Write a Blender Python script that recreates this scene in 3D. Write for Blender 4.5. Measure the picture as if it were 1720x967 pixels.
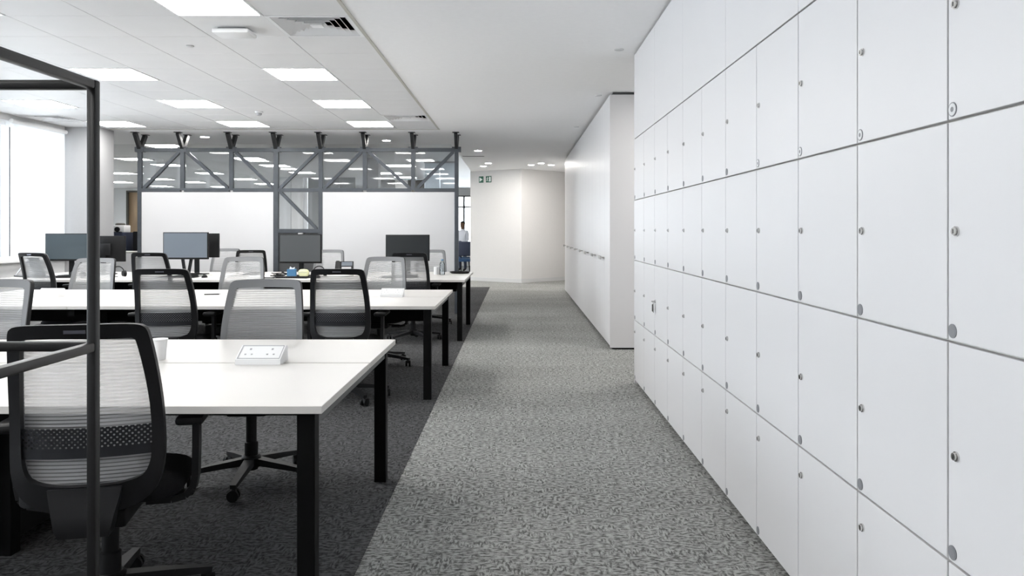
import bpy, bmesh, math, random
from mathutils import Vector, Matrix
random.seed(7)
PI = math.pi
scn = bpy.context.scene
for o in list(bpy.data.objects):
    bpy.data.objects.remove(o)
C = bpy.context.collection

# ------------------------------------------------------------------ camera
F, CX, CY, H = 1300.0, 868.0, 386.0, 1.30      # focal length (px), vanishing point, eye height
cam_d = bpy.data.cameras.new('camera')
cam = bpy.data.objects.new('camera', cam_d)
C.objects.link(cam)
cam.location = (0, 0, H)
cam.rotation_euler = (PI / 2, 0, 0)
cam_d.sensor_width = 36
cam_d.lens = F / 1720 * 36
cam_d.shift_x = -(CX - 860) / 1720
cam_d.shift_y = -(483.5 - CY) / 1720
cam_d.clip_start = 0.05
scn.camera = cam

# ------------------------------------------------------------------ world and exposure
w = bpy.data.worlds.new('overcast_sky')
scn.world = w
w.use_nodes = True
bg = w.node_tree.nodes['Background']
bg.inputs[0].default_value = (0.90, 0.95, 1.0, 1)
bg.inputs[1].default_value = 4.4
scn.view_settings.view_transform = 'Standard'
scn.view_settings.look = 'None'
scn.view_settings.gamma = 1
scn.view_settings.use_curve_mapping = False
scn.view_settings.exposure = 1.30
scn.cycles.max_bounces = 14
scn.cycles.diffuse_bounces = 8
scn.cycles.transparent_max_bounces = 16
PANEL = 10.8      # radiance of the ceiling light panels
SPOT = 140.0       # radiance of the small downlights

# ------------------------------------------------------------------ materials
MATS = {}


def mat(name, col, rough=0.5, metal=0.0, spec=0.5, emit=None, es=0.0, coat=0.0):
    m = bpy.data.materials.new(name)
    m.use_nodes = True
    p = m.node_tree.nodes['Principled BSDF']
    p.inputs['Base Color'].default_value = (*col, 1)
    p.inputs['Roughness'].default_value = rough
    p.inputs['Metallic'].default_value = metal
    p.inputs['Specular IOR Level'].default_value = spec
    p.inputs['Coat Weight'].default_value = coat
    if emit:
        p.inputs['Emission Color'].default_value = (*emit, 1)
        p.inputs['Emission Strength'].default_value = es
    MATS[name] = m
    return m


def nodes(m):
    return m.node_tree.nodes, m.node_tree.links, m.node_tree.nodes['Principled BSDF']


def add_noise(m, scale, amount, bump=0.0, stretch=(1, 1, 1)):
    """slight colour grain and relief on a plain material"""
    n, l, p = nodes(m)
    tc = n.new('ShaderNodeTexCoord')
    mp = n.new('ShaderNodeMapping')
    mp.inputs['Scale'].default_value = stretch
    l.new(tc.outputs['Object'], mp.inputs['Vector'])
    nz = n.new('ShaderNodeTexNoise')
    nz.inputs['Scale'].default_value = scale
    nz.inputs['Detail'].default_value = 3
    l.new(mp.outputs[0], nz.inputs['Vector'])
    c = p.inputs['Base Color'].default_value[:3]
    cr = n.new('ShaderNodeValToRGB')
    cr.color_ramp.elements[0].position = 0.3
    cr.color_ramp.elements[1].position = 0.7
    cr.color_ramp.elements[0].color = (*[max(0, v * (1 - amount)) for v in c], 1)
    cr.color_ramp.elements[1].color = (*[min(1, v * (1 + amount)) for v in c], 1)
    l.new(nz.outputs['Fac'], cr.inputs[0])
    l.new(cr.outputs[0], p.inputs['Base Color'])
    if bump:
        b = n.new('ShaderNodeBump')
        b.inputs['Strength'].default_value = bump
        b.inputs['Distance'].default_value = 0.002
        l.new(nz.outputs['Fac'], b.inputs['Height'])
        l.new(b.outputs[0], p.inputs['Normal'])
    return m


def carpet(name, dark, light):
    m = mat(name, light, 0.95, spec=0.1)
    n, l, p = nodes(m)
    tc = n.new('ShaderNodeTexCoord')

    def noise(scale, st, detail=2.0):
        mp = n.new('ShaderNodeMapping')
        mp.inputs['Scale'].default_value = st
        l.new(tc.outputs['Object'], mp.inputs['Vector'])
        t = n.new('ShaderNodeTexNoise')
        t.inputs['Scale'].default_value = scale
        t.inputs['Detail'].default_value = detail
        t.inputs['Roughness'].default_value = 0.6
        l.new(mp.outputs[0], t.inputs['Vector'])
        return t.outputs['Fac']

    def ramp(src, a, b):
        mr = n.new('ShaderNodeMapRange')
        mr.inputs['From Min'].default_value = a
        mr.inputs['From Max'].default_value = b
        l.new(src, mr.inputs['Value'])
        return mr.outputs[0]

    def math_(op, a, b):
        q = n.new('ShaderNodeMath')
        q.operation = op
        for i, v in enumerate((a, b)):
            if isinstance(v, float):
                q.inputs[i].default_value = v
            else:
                l.new(v, q.inputs[i])
        return q.outputs[0]
    hx = ramp(noise(34, (1, 2.2, 1), 3.0), 0.40, 0.58)          # dashes running across
    hy = ramp(noise(34, (2.6, 0.8, 1), 3.0), 0.40, 0.58)          # dashes running along
    sel = ramp(noise(12, (1, 1, 1), 1.0), 0.42, 0.50)
    a = math_('MULTIPLY', hx, sel)
    inv = math_('SUBTRACT', 1.0, sel)
    b = math_('MULTIPLY', hy, inv)
    v = math_('ADD', a, b)
    fine = noise(150, (1, 1, 1), 2.0)
    v = math_('ADD', math_('MULTIPLY', v, 0.66), math_('MULTIPLY', fine, 0.42))
    big = noise(0.9, (0.6, 1.6, 1), 2.0)
    v = math_('ADD', v, math_('MULTIPLY', math_('SUBTRACT', big, 0.5), 0.35))
    cr = n.new('ShaderNodeValToRGB')
    cr.color_ramp.elements[0].position = 0.05
    cr.color_ramp.elements[1].position = 0.95
    cr.color_ramp.elements[0].color = (*dark, 1)
    cr.color_ramp.elements[1].color = (*light, 1)
    l.new(v, cr.inputs[0])
    l.new(cr.outputs[0], p.inputs['Base Color'])
    bp = n.new('ShaderNodeBump')
    bp.inputs['Strength'].default_value = 0.3
    bp.inputs['Distance'].default_value = 0.003
    l.new(v, bp.inputs['Height'])
    l.new(bp.outputs[0], p.inputs['Normal'])
    return m


carpet('carpet_light', (0.045, 0.045, 0.043), (0.43, 0.43, 0.413))
carpet('carpet_dark', (0.008, 0.008, 0.0083), (0.110, 0.110, 0.112))
add_noise(mat('wall_white', (0.70, 0.70, 0.70), 0.85, spec=0.2), 30, 0.01, 0.05)
add_noise(mat('wall_warm', (0.76, 0.745, 0.73), 0.85, spec=0.2), 30, 0.01, 0.05)
add_noise(mat('plaster', (0.93, 0.925, 0.925), 0.9, spec=0.2), 20, 0.01, 0.03)
add_noise(mat('tile_metal', (0.73, 0.725, 0.725), 0.45, spec=0.4), 4, 0.012)
mat('tile_gap', (0.74, 0.73, 0.72), 0.8)
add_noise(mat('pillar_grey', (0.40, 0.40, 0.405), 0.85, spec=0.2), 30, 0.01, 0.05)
mat('trim_beige', (0.50, 0.48, 0.43), 0.6)
add_noise(mat('locker_white', (0.635, 0.622, 0.625), 0.38, spec=0.4), 2, 0.006)
mat('locker_gap', (0.50, 0.49, 0.46), 0.8)
mat('locker_body', (0.60, 0.585, 0.55), 0.7)
mat('grey_disc', (0.20, 0.20, 0.21), 0.45)
mat('pale_disc', (0.62, 0.62, 0.62), 0.4)
mat('chrome', (0.62, 0.61, 0.60), 0.22, 1.0)
mat('brushed', (0.45, 0.44, 0.42), 0.4, 0.9)
add_noise(mat('desk_white', (0.60, 0.578, 0.553), 0.35, spec=0.4), 3, 0.006)
mat('desk_edge', (0.72, 0.72, 0.73), 0.5)
add_noise(mat('steel_black', (0.004, 0.004, 0.0042), 0.55, spec=0.08), 60, 0.1)
add_noise(mat('steel_grey', (0.075, 0.077, 0.08), 0.45, 0.3), 40, 0.08)
add_noise(mat('truss_grey', (0.060, 0.068, 0.080), 0.5, 0.2), 12, 0.10)
mat('truss_black', (0.012, 0.013, 0.015), 0.5)
add_noise(mat('tube_black', (0.009, 0.0085, 0.009), 0.35, spec=0.4), 80, 0.1)
mat('board_white', (0.635, 0.635, 0.645), 0.08, spec=0.5)
add_noise(mat('plastic_black', (0.007, 0.007, 0.0075), 0.5, spec=0.18), 90, 0.08)
add_noise(mat('plastic_dark', (0.010, 0.010, 0.011), 0.5, spec=0.25), 90, 0.08)
add_noise(mat('fabric_black', (0.010, 0.010, 0.011), 0.95, spec=0.1), 300, 0.3, 0.2)
mat('fabric_grey', (0.20, 0.203, 0.21), 0.85, spec=0.2)
mat('badge', (0.10, 0.10, 0.12), 0.3, 0.6)
mat('screen_blue', (0.12, 0.14, 0.165), 0.28)  # room reflections put into the base colours of these switched-off screens
mat('screen_grey', (0.062, 0.066, 0.070), 0.28)
mat('screen_dark', (0.014, 0.017, 0.019), 0.25)
mat('screen_green', (0.052, 0.068, 0.078), 0.25)
mat('blue_plastic', (0.05, 0.16, 0.30), 0.5)
mat('yellow_soft', (0.62, 0.62, 0.38), 0.8)
mat('paper', (0.82, 0.82, 0.81), 0.8)
mat('white_plastic', (0.80, 0.80, 0.80), 0.35)
mat('grey_plastic', (0.35, 0.35, 0.36), 0.5)
mat('navy', (0.018, 0.026, 0.055), 0.6)
mat('navy_mid', (0.02, 0.07, 0.17), 0.7)
mat('green_sign', (0.018, 0.11, 0.065), 0.5)
mat('sign_white', (0.80, 0.86, 0.82), 0.5)
add_noise(mat('door_wood', (0.32, 0.22, 0.13), 0.5), 6, 0.25, 0, (1, 1, 0.15))
mat('door_dark', (0.07, 0.065, 0.055), 0.5)
mat('partition_grey', (0.30, 0.30, 0.30), 0.7)
mat('leaf', (0.035, 0.065, 0.030), 0.6)
mat('skin', (0.20, 0.11, 0.07), 0.6)
mat('shirt', (0.72, 0.74, 0.80), 0.8)
mat('trousers', (0.02, 0.025, 0.05), 0.8)
mat('hair', (0.012, 0.010, 0.009), 0.7)
mat('panel_light', (0.9, 0.9, 0.9), 0.5, emit=(1.0, 0.985, 0.96), es=PANEL)
mat('spot_light', (0.9, 0.9, 0.9), 0.5, emit=(1.0, 0.965, 0.92), es=SPOT)


def glass(name, tint, refl, rough=0.02):
    """thin pane: mostly lets light straight through, reflects a little"""
    m = bpy.data.materials.new(name)
    m.use_nodes = True
    n, l = m.node_tree.nodes, m.node_tree.links
    n.clear()
    out = n.new('ShaderNodeOutputMaterial')
    tr = n.new('ShaderNodeBsdfTransparent')
    tr.inputs[0].default_value = (*tint, 1)
    gl = n.new('ShaderNodeBsdfGlossy')
    gl.inputs['Roughness'].default_value = rough
    fr = n.new('ShaderNodeFresnel')
    fr.inputs[0].default_value = 1.45
    mu = n.new('ShaderNodeMath')
    mu.operation = 'MULTIPLY'
    mu.inputs[1].default_value = refl
    l.new(fr.outputs[0], mu.inputs[0])
    mx = n.new('ShaderNodeMixShader')
    l.new(mu.outputs[0], mx.inputs[0])
    l.new(tr.outputs[0], mx.inputs[1])
    l.new(gl.outputs[0], mx.inputs[2])
    l.new(mx.outputs[0], out.inputs[0])
    MATS[name] = m


glass('glass_clear', (0.93, 0.95, 0.96), 1.0)
glass('glass_truss', (0.90, 0.92, 0.94), 1.3)
glass('glass_bottle', (0.80, 0.84, 0.86), 1.5)


def sheer(name, col, trans, transl=0.0):
    """woven cloth one can partly see through"""
    m = bpy.data.materials.new(name)
    m.use_nodes = True
    n, l = m.node_tree.nodes, m.node_tree.links
    p = n['Principled BSDF']
    p.inputs['Base Color'].default_value = (*col, 1)
    p.inputs['Roughness'].default_value = 0.8
    p.inputs['Specular IOR Level'].default_value = 0.2
    src = p.outputs[0]
    if transl:
        t = n.new('ShaderNodeBsdfTranslucent')
        t.inputs[0].default_value = (*col, 1)
        mx = n.new('ShaderNodeMixShader')
        mx.inputs[0].default_value = transl
        l.new(src, mx.inputs[1])
        l.new(t.outputs[0], mx.inputs[2])
        src = mx.outputs[0]
    tr = n.new('ShaderNodeBsdfTransparent')
    mx2 = n.new('ShaderNodeMixShader')
    mx2.inputs[0].default_value = trans
    l.new(src, mx2.inputs[1])
    l.new(tr.outputs[0], mx2.inputs[2])
    l.new(mx2.outputs[0], n['Material Output'].inputs[0])
    MATS[name] = m


sheer('mesh_rib', (0.50, 0.50, 0.505), 0.36)
sheer('mesh_gap', (0.38, 0.38, 0.385), 0.47)
sheer('blind_cloth', (0.88, 0.89, 0.90), 0.0, 0.55)
sheer('frosted', (0.72, 0.78, 0.82), 0.25, 0.4)


def perforated():
    m = mat('lumbar_plastic', (0.014, 0.015, 0.018), 0.5, spec=0.3)
    n, l, p = nodes(m)
    tc = n.new('ShaderNodeTexCoord')
    sp = n.new('ShaderNodeSeparateXYZ')
    l.new(tc.outputs['Object'], sp.inputs[0])

    def M(op, a, b=None):
        q = n.new('ShaderNodeMath')
        q.operation = op
        for i, v in enumerate((a, b)):
            if v is None:
                continue
            if isinstance(v, (int, float)):
                q.inputs[i].default_value = v
            else:
                l.new(v, q.inputs[i])
        return q.outputs[0]
    # staggered grid of round holes: sin(kx) * sin(kz)
    k = 2 * PI / 0.017
    a = M('SINE', M('MULTIPLY', sp.outputs['X'], k))
    b = M('SINE', M('MULTIPLY', sp.outputs['Z'], k))
    h = M('GREATER_THAN', M('MULTIPLY', a, b), 0.45)
    lo = M('GREATER_THAN', sp.outputs['Z'], 0.622)
    h = M('MULTIPLY', h, lo)
    tr = n.new('ShaderNodeBsdfTransparent')
    mx = n.new('ShaderNodeMixShader')
    l.new(h, mx.inputs[0])
    l.new(p.outputs[0], mx.inputs[1])
    l.new(tr.outputs[0], mx.inputs[2])
    l.new(mx.outputs[0], n['Material Output'].inputs[0])


perforated()


# ------------------------------------------------------------------ mesh helpers
class MB:
    """collects simple solids, then links them as one mesh object"""

    def __init__(self):
        self.v, self.f, self.mi = [], [], []

    def add(self, vs, fs, mi=0):
        o = len(self.v)
        self.v += [tuple(q) for q in vs]
        self.f += [tuple(i + o for i in q) for q in fs]
        self.mi += [mi] * len(fs)
        return self

    def box(self, x0, x1, y0, y1, z0, z1, mi=0):
        vs = [(x, y, z) for z in (z0, z1) for y in (y0, y1) for x in (x0, x1)]
        fs = [(0, 2, 3, 1), (4, 5, 7, 6), (0, 1, 5, 4), (2, 6, 7, 3), (0, 4, 6, 2), (1, 3, 7, 5)]
        return self.add(vs, fs, mi)

    def rbox(self, x0, x1, y0, y1, z0, z1, r, seg=2, mi=0):
        bm = bmesh.new()
        bmesh.ops.create_cube(bm, size=1)
        for q in bm.verts:
            q.co = Vector(((x0 + x1) / 2 + q.co.x * (x1 - x0), (y0 + y1) / 2 + q.co.y * (y1 - y0), (z0 + z1) / 2 + q.co.z * (z1 - z0)))
        bmesh.ops.bevel(bm, geom=list(bm.edges), offset=r, segments=seg, profile=0.5, affect='EDGES')
        bm.verts.index_update()
        self.add([q.co[:] for q in bm.verts], [[q.index for q in f.verts] for f in bm.faces], mi)
        bm.free()
        return self

    def bar(self, p, q, wx, wy, up=(0, 0, 1), mi=0, wx2=None, wy2=None):
        """rectangular bar from p to q"""
        p, q = Vector(p), Vector(q)
        d = (q - p).normalized()
        u = Vector(up)
        if abs(d.dot(u)) > 0.98:
            u = Vector((0, 1, 0))
        s = d.cross(u).normalized()
        t = s.cross(d).normalized()
        wx2 = wx if wx2 is None else wx2
        wy2 = wy if wy2 is None else wy2
        vs = []
        for c, a, b in ((p, wx, wy), (q, wx2, wy2)):
            for sx, sy in ((-1, -1), (1, -1), (1, 1), (-1, 1)):
                vs.append(c + s * sx * a / 2 + t * sy * b / 2)
        fs = [(3, 2, 1, 0), (4, 5, 6, 7)] + [(i, (i + 1) % 4, (i + 1) % 4 + 4, i + 4) for i in range(4)]
        return self.add(vs, fs, mi)

    def tube(self, pts, r, n=8, mi=0, caps=True):
        """round tube along points; r a number or one per point"""
        pts = [Vector(q) for q in pts]
        rs = r if isinstance(r, (list, tuple)) else [r] * len(pts)
        vs = []
        ref = None
        for i, c in enumerate(pts):
            d = (pts[min(i + 1, len(pts) - 1)] - pts[max(i - 1, 0)]).normalized()
            if ref is None:
                ref = Vector((0, 0, 1)) if abs(d.z) < 0.9 else Vector((0, 1, 0))
            s = d.cross(ref).normalized()
            t = s.cross(d).normalized()
            ref = t
            for k in range(n):
                a = 2 * PI * k / n
                vs.append(c + (s * math.cos(a) + t * math.sin(a)) * rs[i])
        fs = []
        for i in range(len(pts) - 1):
            for k in range(n):
                fs.append((i * n + k, i * n + (k + 1) % n, (i + 1) * n + (k + 1) % n, (i + 1) * n + k))
        if caps:
            fs.append(tuple(reversed(range(n))))
            fs.append(tuple(range((len(pts) - 1) * n, len(pts) * n)))
        return self.add(vs, fs, mi)

    def lathe(self, prof, n=16, c=(0, 0, 0), mi=0):
        """profile (r, z) turned about the vertical through c"""
        vs, fs = [], []
        for r, z in prof:
            for k in range(n):
                a = 2 * PI * k / n
                vs.append((c[0] + r * math.cos(a), c[1] + r * math.sin(a), c[2] + z))
        for i in range(len(prof) - 1):
            for k in range(n):
                fs.append((i * n + k, i * n + (k + 1) % n, (i + 1) * n + (k + 1) % n, (i + 1) * n + k))
        fs.append(tuple(reversed(range(n))))
        fs.append(tuple(range((len(prof) - 1) * n, len(prof) * n)))
        return self.add(vs, fs, mi)

    def prism(self, poly, axis, a, b, mi=0):
        """polygon (u, v) extruded along axis from a to b; axis x:(y,z) y:(x,z) z:(x,y)"""
        n = len(poly)

        def P(u, v, t):
            return {'x': (t, u, v), 'y': (u, t, v), 'z': (u, v, t)}[axis]
        vs = [P(u, v, a) for u, v in poly] + [P(u, v, b) for u, v in poly]
        fs = [tuple(range(n)), tuple(reversed(range(n, 2 * n)))]
        fs += [(i, i + n, (i + 1) % n + n, (i + 1) % n) for i in range(n)]
        return self.add(vs, fs, mi)

    def mesh(self, name, mats, smooth=False):
        me = bpy.data.meshes.new(name)
        me.from_pydata(self.v, [], self.f)
        for m in (mats if isinstance(mats, (list, tuple)) else [mats]):
            me.materials.append(MATS[m])
        me.polygons.foreach_set('material_index', self.mi)
        bm = bmesh.new()
        bm.from_mesh(me)
        bmesh.ops.recalc_face_normals(bm, faces=bm.faces)
        bm.to_mesh(me)
        bm.free()
        if smooth:
            me.polygons.foreach_set('use_smooth', [True] * len(me.polygons))
            try:
                me.set_sharp_from_angle(angle=math.radians(smooth if smooth is not True else 40))
            except Exception:
                pass
        me.update()
        return me

    def build(self, name, mats, parent=None, smooth=False, loc=None):
        return place(self.mesh(name, mats, smooth), name, parent, loc)


def place(me, name, parent=None, loc=None):
    o = bpy.data.objects.new(name, me)
    C.objects.link(o)
    if parent:
        o.parent = parent
    if loc:
        o.location = loc
    return o


def tag(o, label=None, cat=None, group=None, kind=None):
    for k, v in (('label', label), ('category', cat), ('group', group), ('kind', kind)):
        if v:
            o[k] = v
    return o


def thing(name, label, cat, loc=(0, 0, 0), rz=0, group=None):
    o = bpy.data.objects.new(name, None)
    C.objects.link(o)
    o.empty_display_size = 0.1
    o.location = loc
    o.rotation_euler = (0, 0, rz)
    return tag(o, label, cat, group)


def copy_tree(o, parent=None):
    c = o.copy()
    C.objects.link(c)
    c.parent = parent
    for ch in list(o.children):
        copy_tree(ch, c)
    return c


def struct(mb, name, mats, smooth=False):
    return tag(mb.build(name, mats, None, smooth), kind='structure')


def ceil_pt(x, y):
    Y = 1950.0 / (CY - y)
    return (x - CX) * Y / F, Y


# ================================================================== THE SETTING
CZ = 2.80                 # ceiling height
XL, XR = -6.60, 1.00      # window wall, locker front plane
X_FAR = -16.5
Y_END = 28.0

floor = struct(MB().box(XL - 0.25, 4.0, -3.0, 11.5, -0.10, 0.0).box(X_FAR, 4.0, 11.5, Y_END + 2, -0.10, 0.0), 'floor', 'carpet_light')
MB().box(XL, -0.612, -3.0, 17.6, 0.0, 0.003).build('desk_area_carpet', 'carpet_dark', floor)

ceiling = struct(MB().box(XL - 0.25, 4.0, -3.0, 11.5, CZ + 0.20, CZ + 0.30).box(X_FAR, 4.0, 11.5, Y_END + 2, CZ + 0.20, CZ + 0.30), 'ceiling', 'plaster')
# smooth plaster over the walkway and around the truss
pm = MB()
pm.box(-1.155, 4.0, -3.0, Y_END + 2, CZ, CZ + 0.20)
pm.box(X_FAR, -1.155, 11.54, 13.55, CZ, CZ + 0.20)
pm.build('plaster_soffit', 'plaster', ceiling)
MB().box(X_FAR, -1.155, 13.55, Y_END + 2, CZ, CZ + 0.20).build('rear_ceiling_panel', 'tile_metal', ceiling)
em = MB()
em.box(-1.175, -1.150, -3.0, 11.555, CZ - 0.006, CZ)
em.build('edge_trim', 'trim_beige', ceiling)
MB().box(XL, -1.175, 11.535, 11.555, CZ - 0.005, CZ).build('edge_trim', 'trim_beige', ceiling)

TX, TY = 0.60, 0.585      # ceiling grid
LIGHT_ROWS = [5.43, 7.77, 9.51, 11.27]      # far edges of the rows in view
light_cells = set()
tile_me = MB().rbox(-TX / 2 + 0.0022, TX / 2 - 0.0022, -TY / 2 + 0.0022, TY / 2 - 0.0022, 0, 0.02, 0.002, 1).mesh('tile', 'tile_metal')
rows = [11.27 - TY * k for k in range(25)]   # far edges
cols = [-1.175 - TX * k for k in range(9)]   # right edges
LIGHTS = []
for k, far in enumerate(rows):
    for j, right in enumerate(cols):
        cx, cy = right - TX / 2, far - TY / 2
        is_light = (j in (1, 4, 7)) and k in (0, 3, 6, 10, 16, 20)
        is_vent = (j == 0 and k in (1, 9, 17)) or (j == 8 and k in (1,))
        if is_light:
            LIGHTS.append((cx, cy, k, j))
            continue
        if is_vent:
            light_cells.add((cx, cy, k, j))
            continue
        t = place(tile_me, 'tile', ceiling, (cx, cy, CZ + 0.0005))
half = MB().box(-TX / 2 + 0.003, TX / 2 - 0.003, -0.12, 0.12, 0, 0.02).mesh('tile', 'tile_metal')
for j, right in enumerate(cols):
    place(half, 'tile', ceiling, (right - TX / 2, 11.40, CZ + 0.0005))
gb = MB()
for k, far in enumerate(rows):
    for j, right in enumerate(cols):
        if not any(q[2] == k and q[3] == j for q in light_cells):
            gb.box(right - TX, right, far - TY, far, CZ + 0.0215, CZ + 0.03)
gb.box(XL, -1.15, 11.27, 11.54, CZ + 0.0215, CZ + 0.03)
gb.build('grid_backing', 'tile_gap', ceiling)

# walls
wl = MB()
WZ0, WZ1 = 0.90, 2.72
wl.box(XL - 0.25, XL, -3.0, 11.3, 0, WZ0)
wl.box(XL - 0.25, XL, -3.0, 11.3, WZ1, CZ + 0.21)
wl.box(XL - 0.25, XL, -3.0, -2.5, WZ0, WZ1)
wall_left = struct(wl, 'wall_left', 'wall_white')
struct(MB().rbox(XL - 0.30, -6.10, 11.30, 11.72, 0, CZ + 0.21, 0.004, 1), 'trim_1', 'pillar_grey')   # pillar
struct(MB().box(X_FAR, XL - 0.25, 11.50, 11.72, 0, CZ + 0.21), 'wall_side', 'wall_white')
ow = MB()
ow.box(X_FAR - 0.2, X_FAR, 11.5, Y_END + 2, 0, 0.8)
ow.box(X_FAR - 0.2, X_FAR, 11.5, Y_END + 2, 2.6, CZ + 0.21)
ow.box(X_FAR - 0.2, X_FAR, 11.5, 13.0, 0.8, 2.6)
ow.box(X_FAR - 0.2, X_FAR, 26.5, Y_END + 2, 0.8, 2.6)
struct(ow, 'wall_outer', 'wall_white')
wo = struct(MB().box(X_FAR - 0.11, X_FAR - 0.10, 13.0, 26.5, 0.8, 2.6), 'window_added', 'glass_clear')  # unseen window, added to let daylight into the far zone
om = MB()
for i in range(10):
    om.box(X_FAR - 0.15, X_FAR - 0.06, 13.0 + i * 1.492, 13.07 + i * 1.492, 0.8, 2.6)
om.build('window_frame', 'white_plastic', wo)
struct(MB().box(XL - 0.25, 4.0, -3.2, -3.0, 0, CZ + 0.21), 'wall_rear', 'wall_white')
struct(MB().box(1.52, 1.60, -3.0, 6.55, 0, CZ + 0.21), 'wall_right', 'wall_white')
struct(MB().box(4.0, 4.2, -3.0, Y_END + 2, 0, CZ + 0.21), 'wall_lobby', 'wall_white')
struct(MB().box(1.64, 1.72, 8.41, 20.3, 0, CZ + 0.21), 'wall_niche', 'wall_white')
# far wall with two openings (door far left, window far right)
fw = MB()
fw.box(X_FAR, -14.12, Y_END, Y_END + 0.2, 0, CZ + 0.21)
fw.box(-14.12, -13.55, Y_END, Y_END + 0.2, 2.72, CZ + 0.21)
fw.box(-13.55, -4.4, Y_END, Y_END + 0.2, 0, CZ + 0.21)
fw.box(-4.4, -0.6, Y_END, Y_END + 0.2, 0, 0.8)
fw.box(-4.4, -0.6, Y_END, Y_END + 0.2, 2.55, CZ + 0.21)
fw.box(-0.6, 4.0, Y_END, Y_END + 0.2, 0, CZ + 0.21)
struct(fw, 'wall_far', 'wall_white')
d = struct(MB().box(-14.06, -13.61, Y_END + 0.08, Y_END + 0.13, 0.0, 2.66), 'door_1', 'door_wood')
dm = MB()
dm.box(-14.12, -14.06, Y_END - 0.03, Y_END + 0.14, 0, 2.72)
dm.box(-13.61, -13.55, Y_END - 0.03, Y_END + 0.14, 0, 2.72)
dm.box(-14.06, -13.61, Y_END - 0.03, Y_END + 0.14, 2.66, 2.72)
dm.build('door_frame', 'door_dark', d)
MB().tube([(-14.0, Y_END + 0.06, 1.0), (-13.9, Y_END + 0.06, 1.0)], 0.012).build('door_handle', 'chrome', d)
# far window
wf = struct(MB().box(-4.4, -0.6, Y_END + 0.09, Y_END + 0.10, 0.8, 2.55), 'window_2', 'glass_clear')
m = MB()
for x in (-4.4, -3.4, -2.6, -1.95, -1.25, -0.66):
    m.box(x, x + 0.07, Y_END + 0.05, Y_END + 0.14, 0.8, 2.55)
for z in (0.8, 2.1, 2.49):
    m.box(-4.4, -0.6, Y_END + 0.05, Y_END + 0.14, z, z + 0.06)
m.build('window_frame', 'partition_grey', wf)

# folded white wall at the end of the walkway
A, B, D = (-1.194, 19.9), (0.117, 19.0), (1.64, 20.4)
bw = MB().prism([A, B, D, (1.64, 20.9), (-1.10, 20.9)], 'z', 0, CZ)
wall_back = struct(bw, 'wall_back', 'wall_warm')


def wall_strip(mb, p, q, z0, z1, t):
    p, q = Vector((*p, 0)), Vector((*q, 0))
    n_ = (q - p).normalized().cross(Vector((0, 0, 1)))
    mb.prism([p[:2], q[:2], (q + n_ * t)[:2], (p + n_ * t)[:2]], 'z', z0, z1)


bb = MB()
wall_strip(bb, A, B, 0, 0.095, 0.015)
wall_strip(bb, B, D, 0, 0.095, 0.015)
struct(bb, 'baseboard_back', 'wall_white')

# left window strip: frames, panes, sill
win = struct(MB().box(XL - 0.13, XL - 0.12, -2.5, 11.3, WZ0, WZ1), 'window_1', 'glass_clear')
m = MB()
m.box(XL - 0.16, XL - 0.09, -2.5, 11.3, WZ0, WZ0 + 0.05)
m.box(XL - 0.16, XL - 0.09, -2.5, 11.3, WZ1 - 0.05, WZ1)
m.build('window_rail', 'white_plastic', win)
mul = MB().box(XL - 0.17, XL - 0.08, -0.035, 0.035, WZ0, WZ1).mesh('window_mullion', 'white_plastic')
for y in (-2.46, -1.05, 0.35, 1.75, 3.15, 4.55, 5.95, 7.35, 8.75, 10.15, 11.26):
    place(mul, 'window_mullion', win, (0, y, 0))
MB().rbox(XL - 0.09, XL + 0.06, -2.5, 11.29, WZ0 - 0.03, WZ0 + 0.005, 0.006, 1).build('window_sill', 'white_plastic', win)

# translucent roller blind in the last bay
b = thing('roller_blind', 'white translucent roller blind drawn down beside the square pillar', 'blind', (XL, 10.66, 0))
m = MB()
pts = [(0.02 + 0.004 * math.sin(i * 1.3), -0.60 + i * 0.060) for i in range(21)]
vs = [(x, y, z) for x, y in pts for z in (0.925, 2.70)] + [(x - 0.003, y, z) for x, y in pts for z in (0.925, 2.70)]
fs = [(2 * i, 2 * i + 1, 2 * i + 3, 2 * i + 2) for i in range(20)] + [(2 * i + 42, 2 * i + 44, 2 * i + 45, 2 * i + 43) for i in range(20)]
m.add(vs, fs)
m.build('cloth', 'blind_cloth', b)
MB().tube([(0.035, -0.61, 2.72), (0.035, 0.61, 2.72)], 0.03, 12).build('roller', 'white_plastic', b)
MB().rbox(0.005, 0.03, -0.605, 0.605, 0.91, 0.935, 0.004, 1).build('bottom_bar', 'white_plastic', b)

# partitions glimpsed through the truss
p = thing('partition_screen', 'grey panelled partition behind the middle bay of the truss', 'partition', (0, 22.0, 0))
for i, (x0, x1, mm) in enumerate(((-6.75, -6.42, 'wall_white'), (-6.41, -6.08, 'wall_warm'), (-6.04, -5.96, 'white_plastic'), (-5.93, -5.5, 'partition_grey'), (-5.49, -5.05, 'partition_grey'), (-5.04, -4.6, 'partition_grey'))):
    MB().rbox(x0, x1, 0, 0.06 if mm != 'white_plastic' else 0.10, 0.02, CZ - 0.01, 0.005, 1).build('panel', mm, p)
MB().box(-6.75, -4.6, -0.01, 0.08, 0, 0.02).build('bottom_rail', 'steel_grey', p)
p = thing('partition_screen', 'dark grey partition beyond the right whiteboard', 'partition', (0, 23.0, 0))
for x0, x1, mm in ((-4.15, -3.62, 'partition_grey'), (-3.61, -3.25, 'wall_warm'), (-3.24, -2.75, 'door_dark')):
    MB().rbox(x0, x1, 0, 0.06, 0.02, CZ - 0.01, 0.005, 1).build('panel', mm, p)
MB().box(-4.15, -2.75, -0.01, 0.08, 0, 0.02).build('bottom_rail', 'steel_grey', p)
struct(MB().rbox(-3.14, -2.86, 16.0, 16.3, 0, CZ, 0.004, 1), 'trim_2', 'wall_white')   # slim pillar
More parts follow.
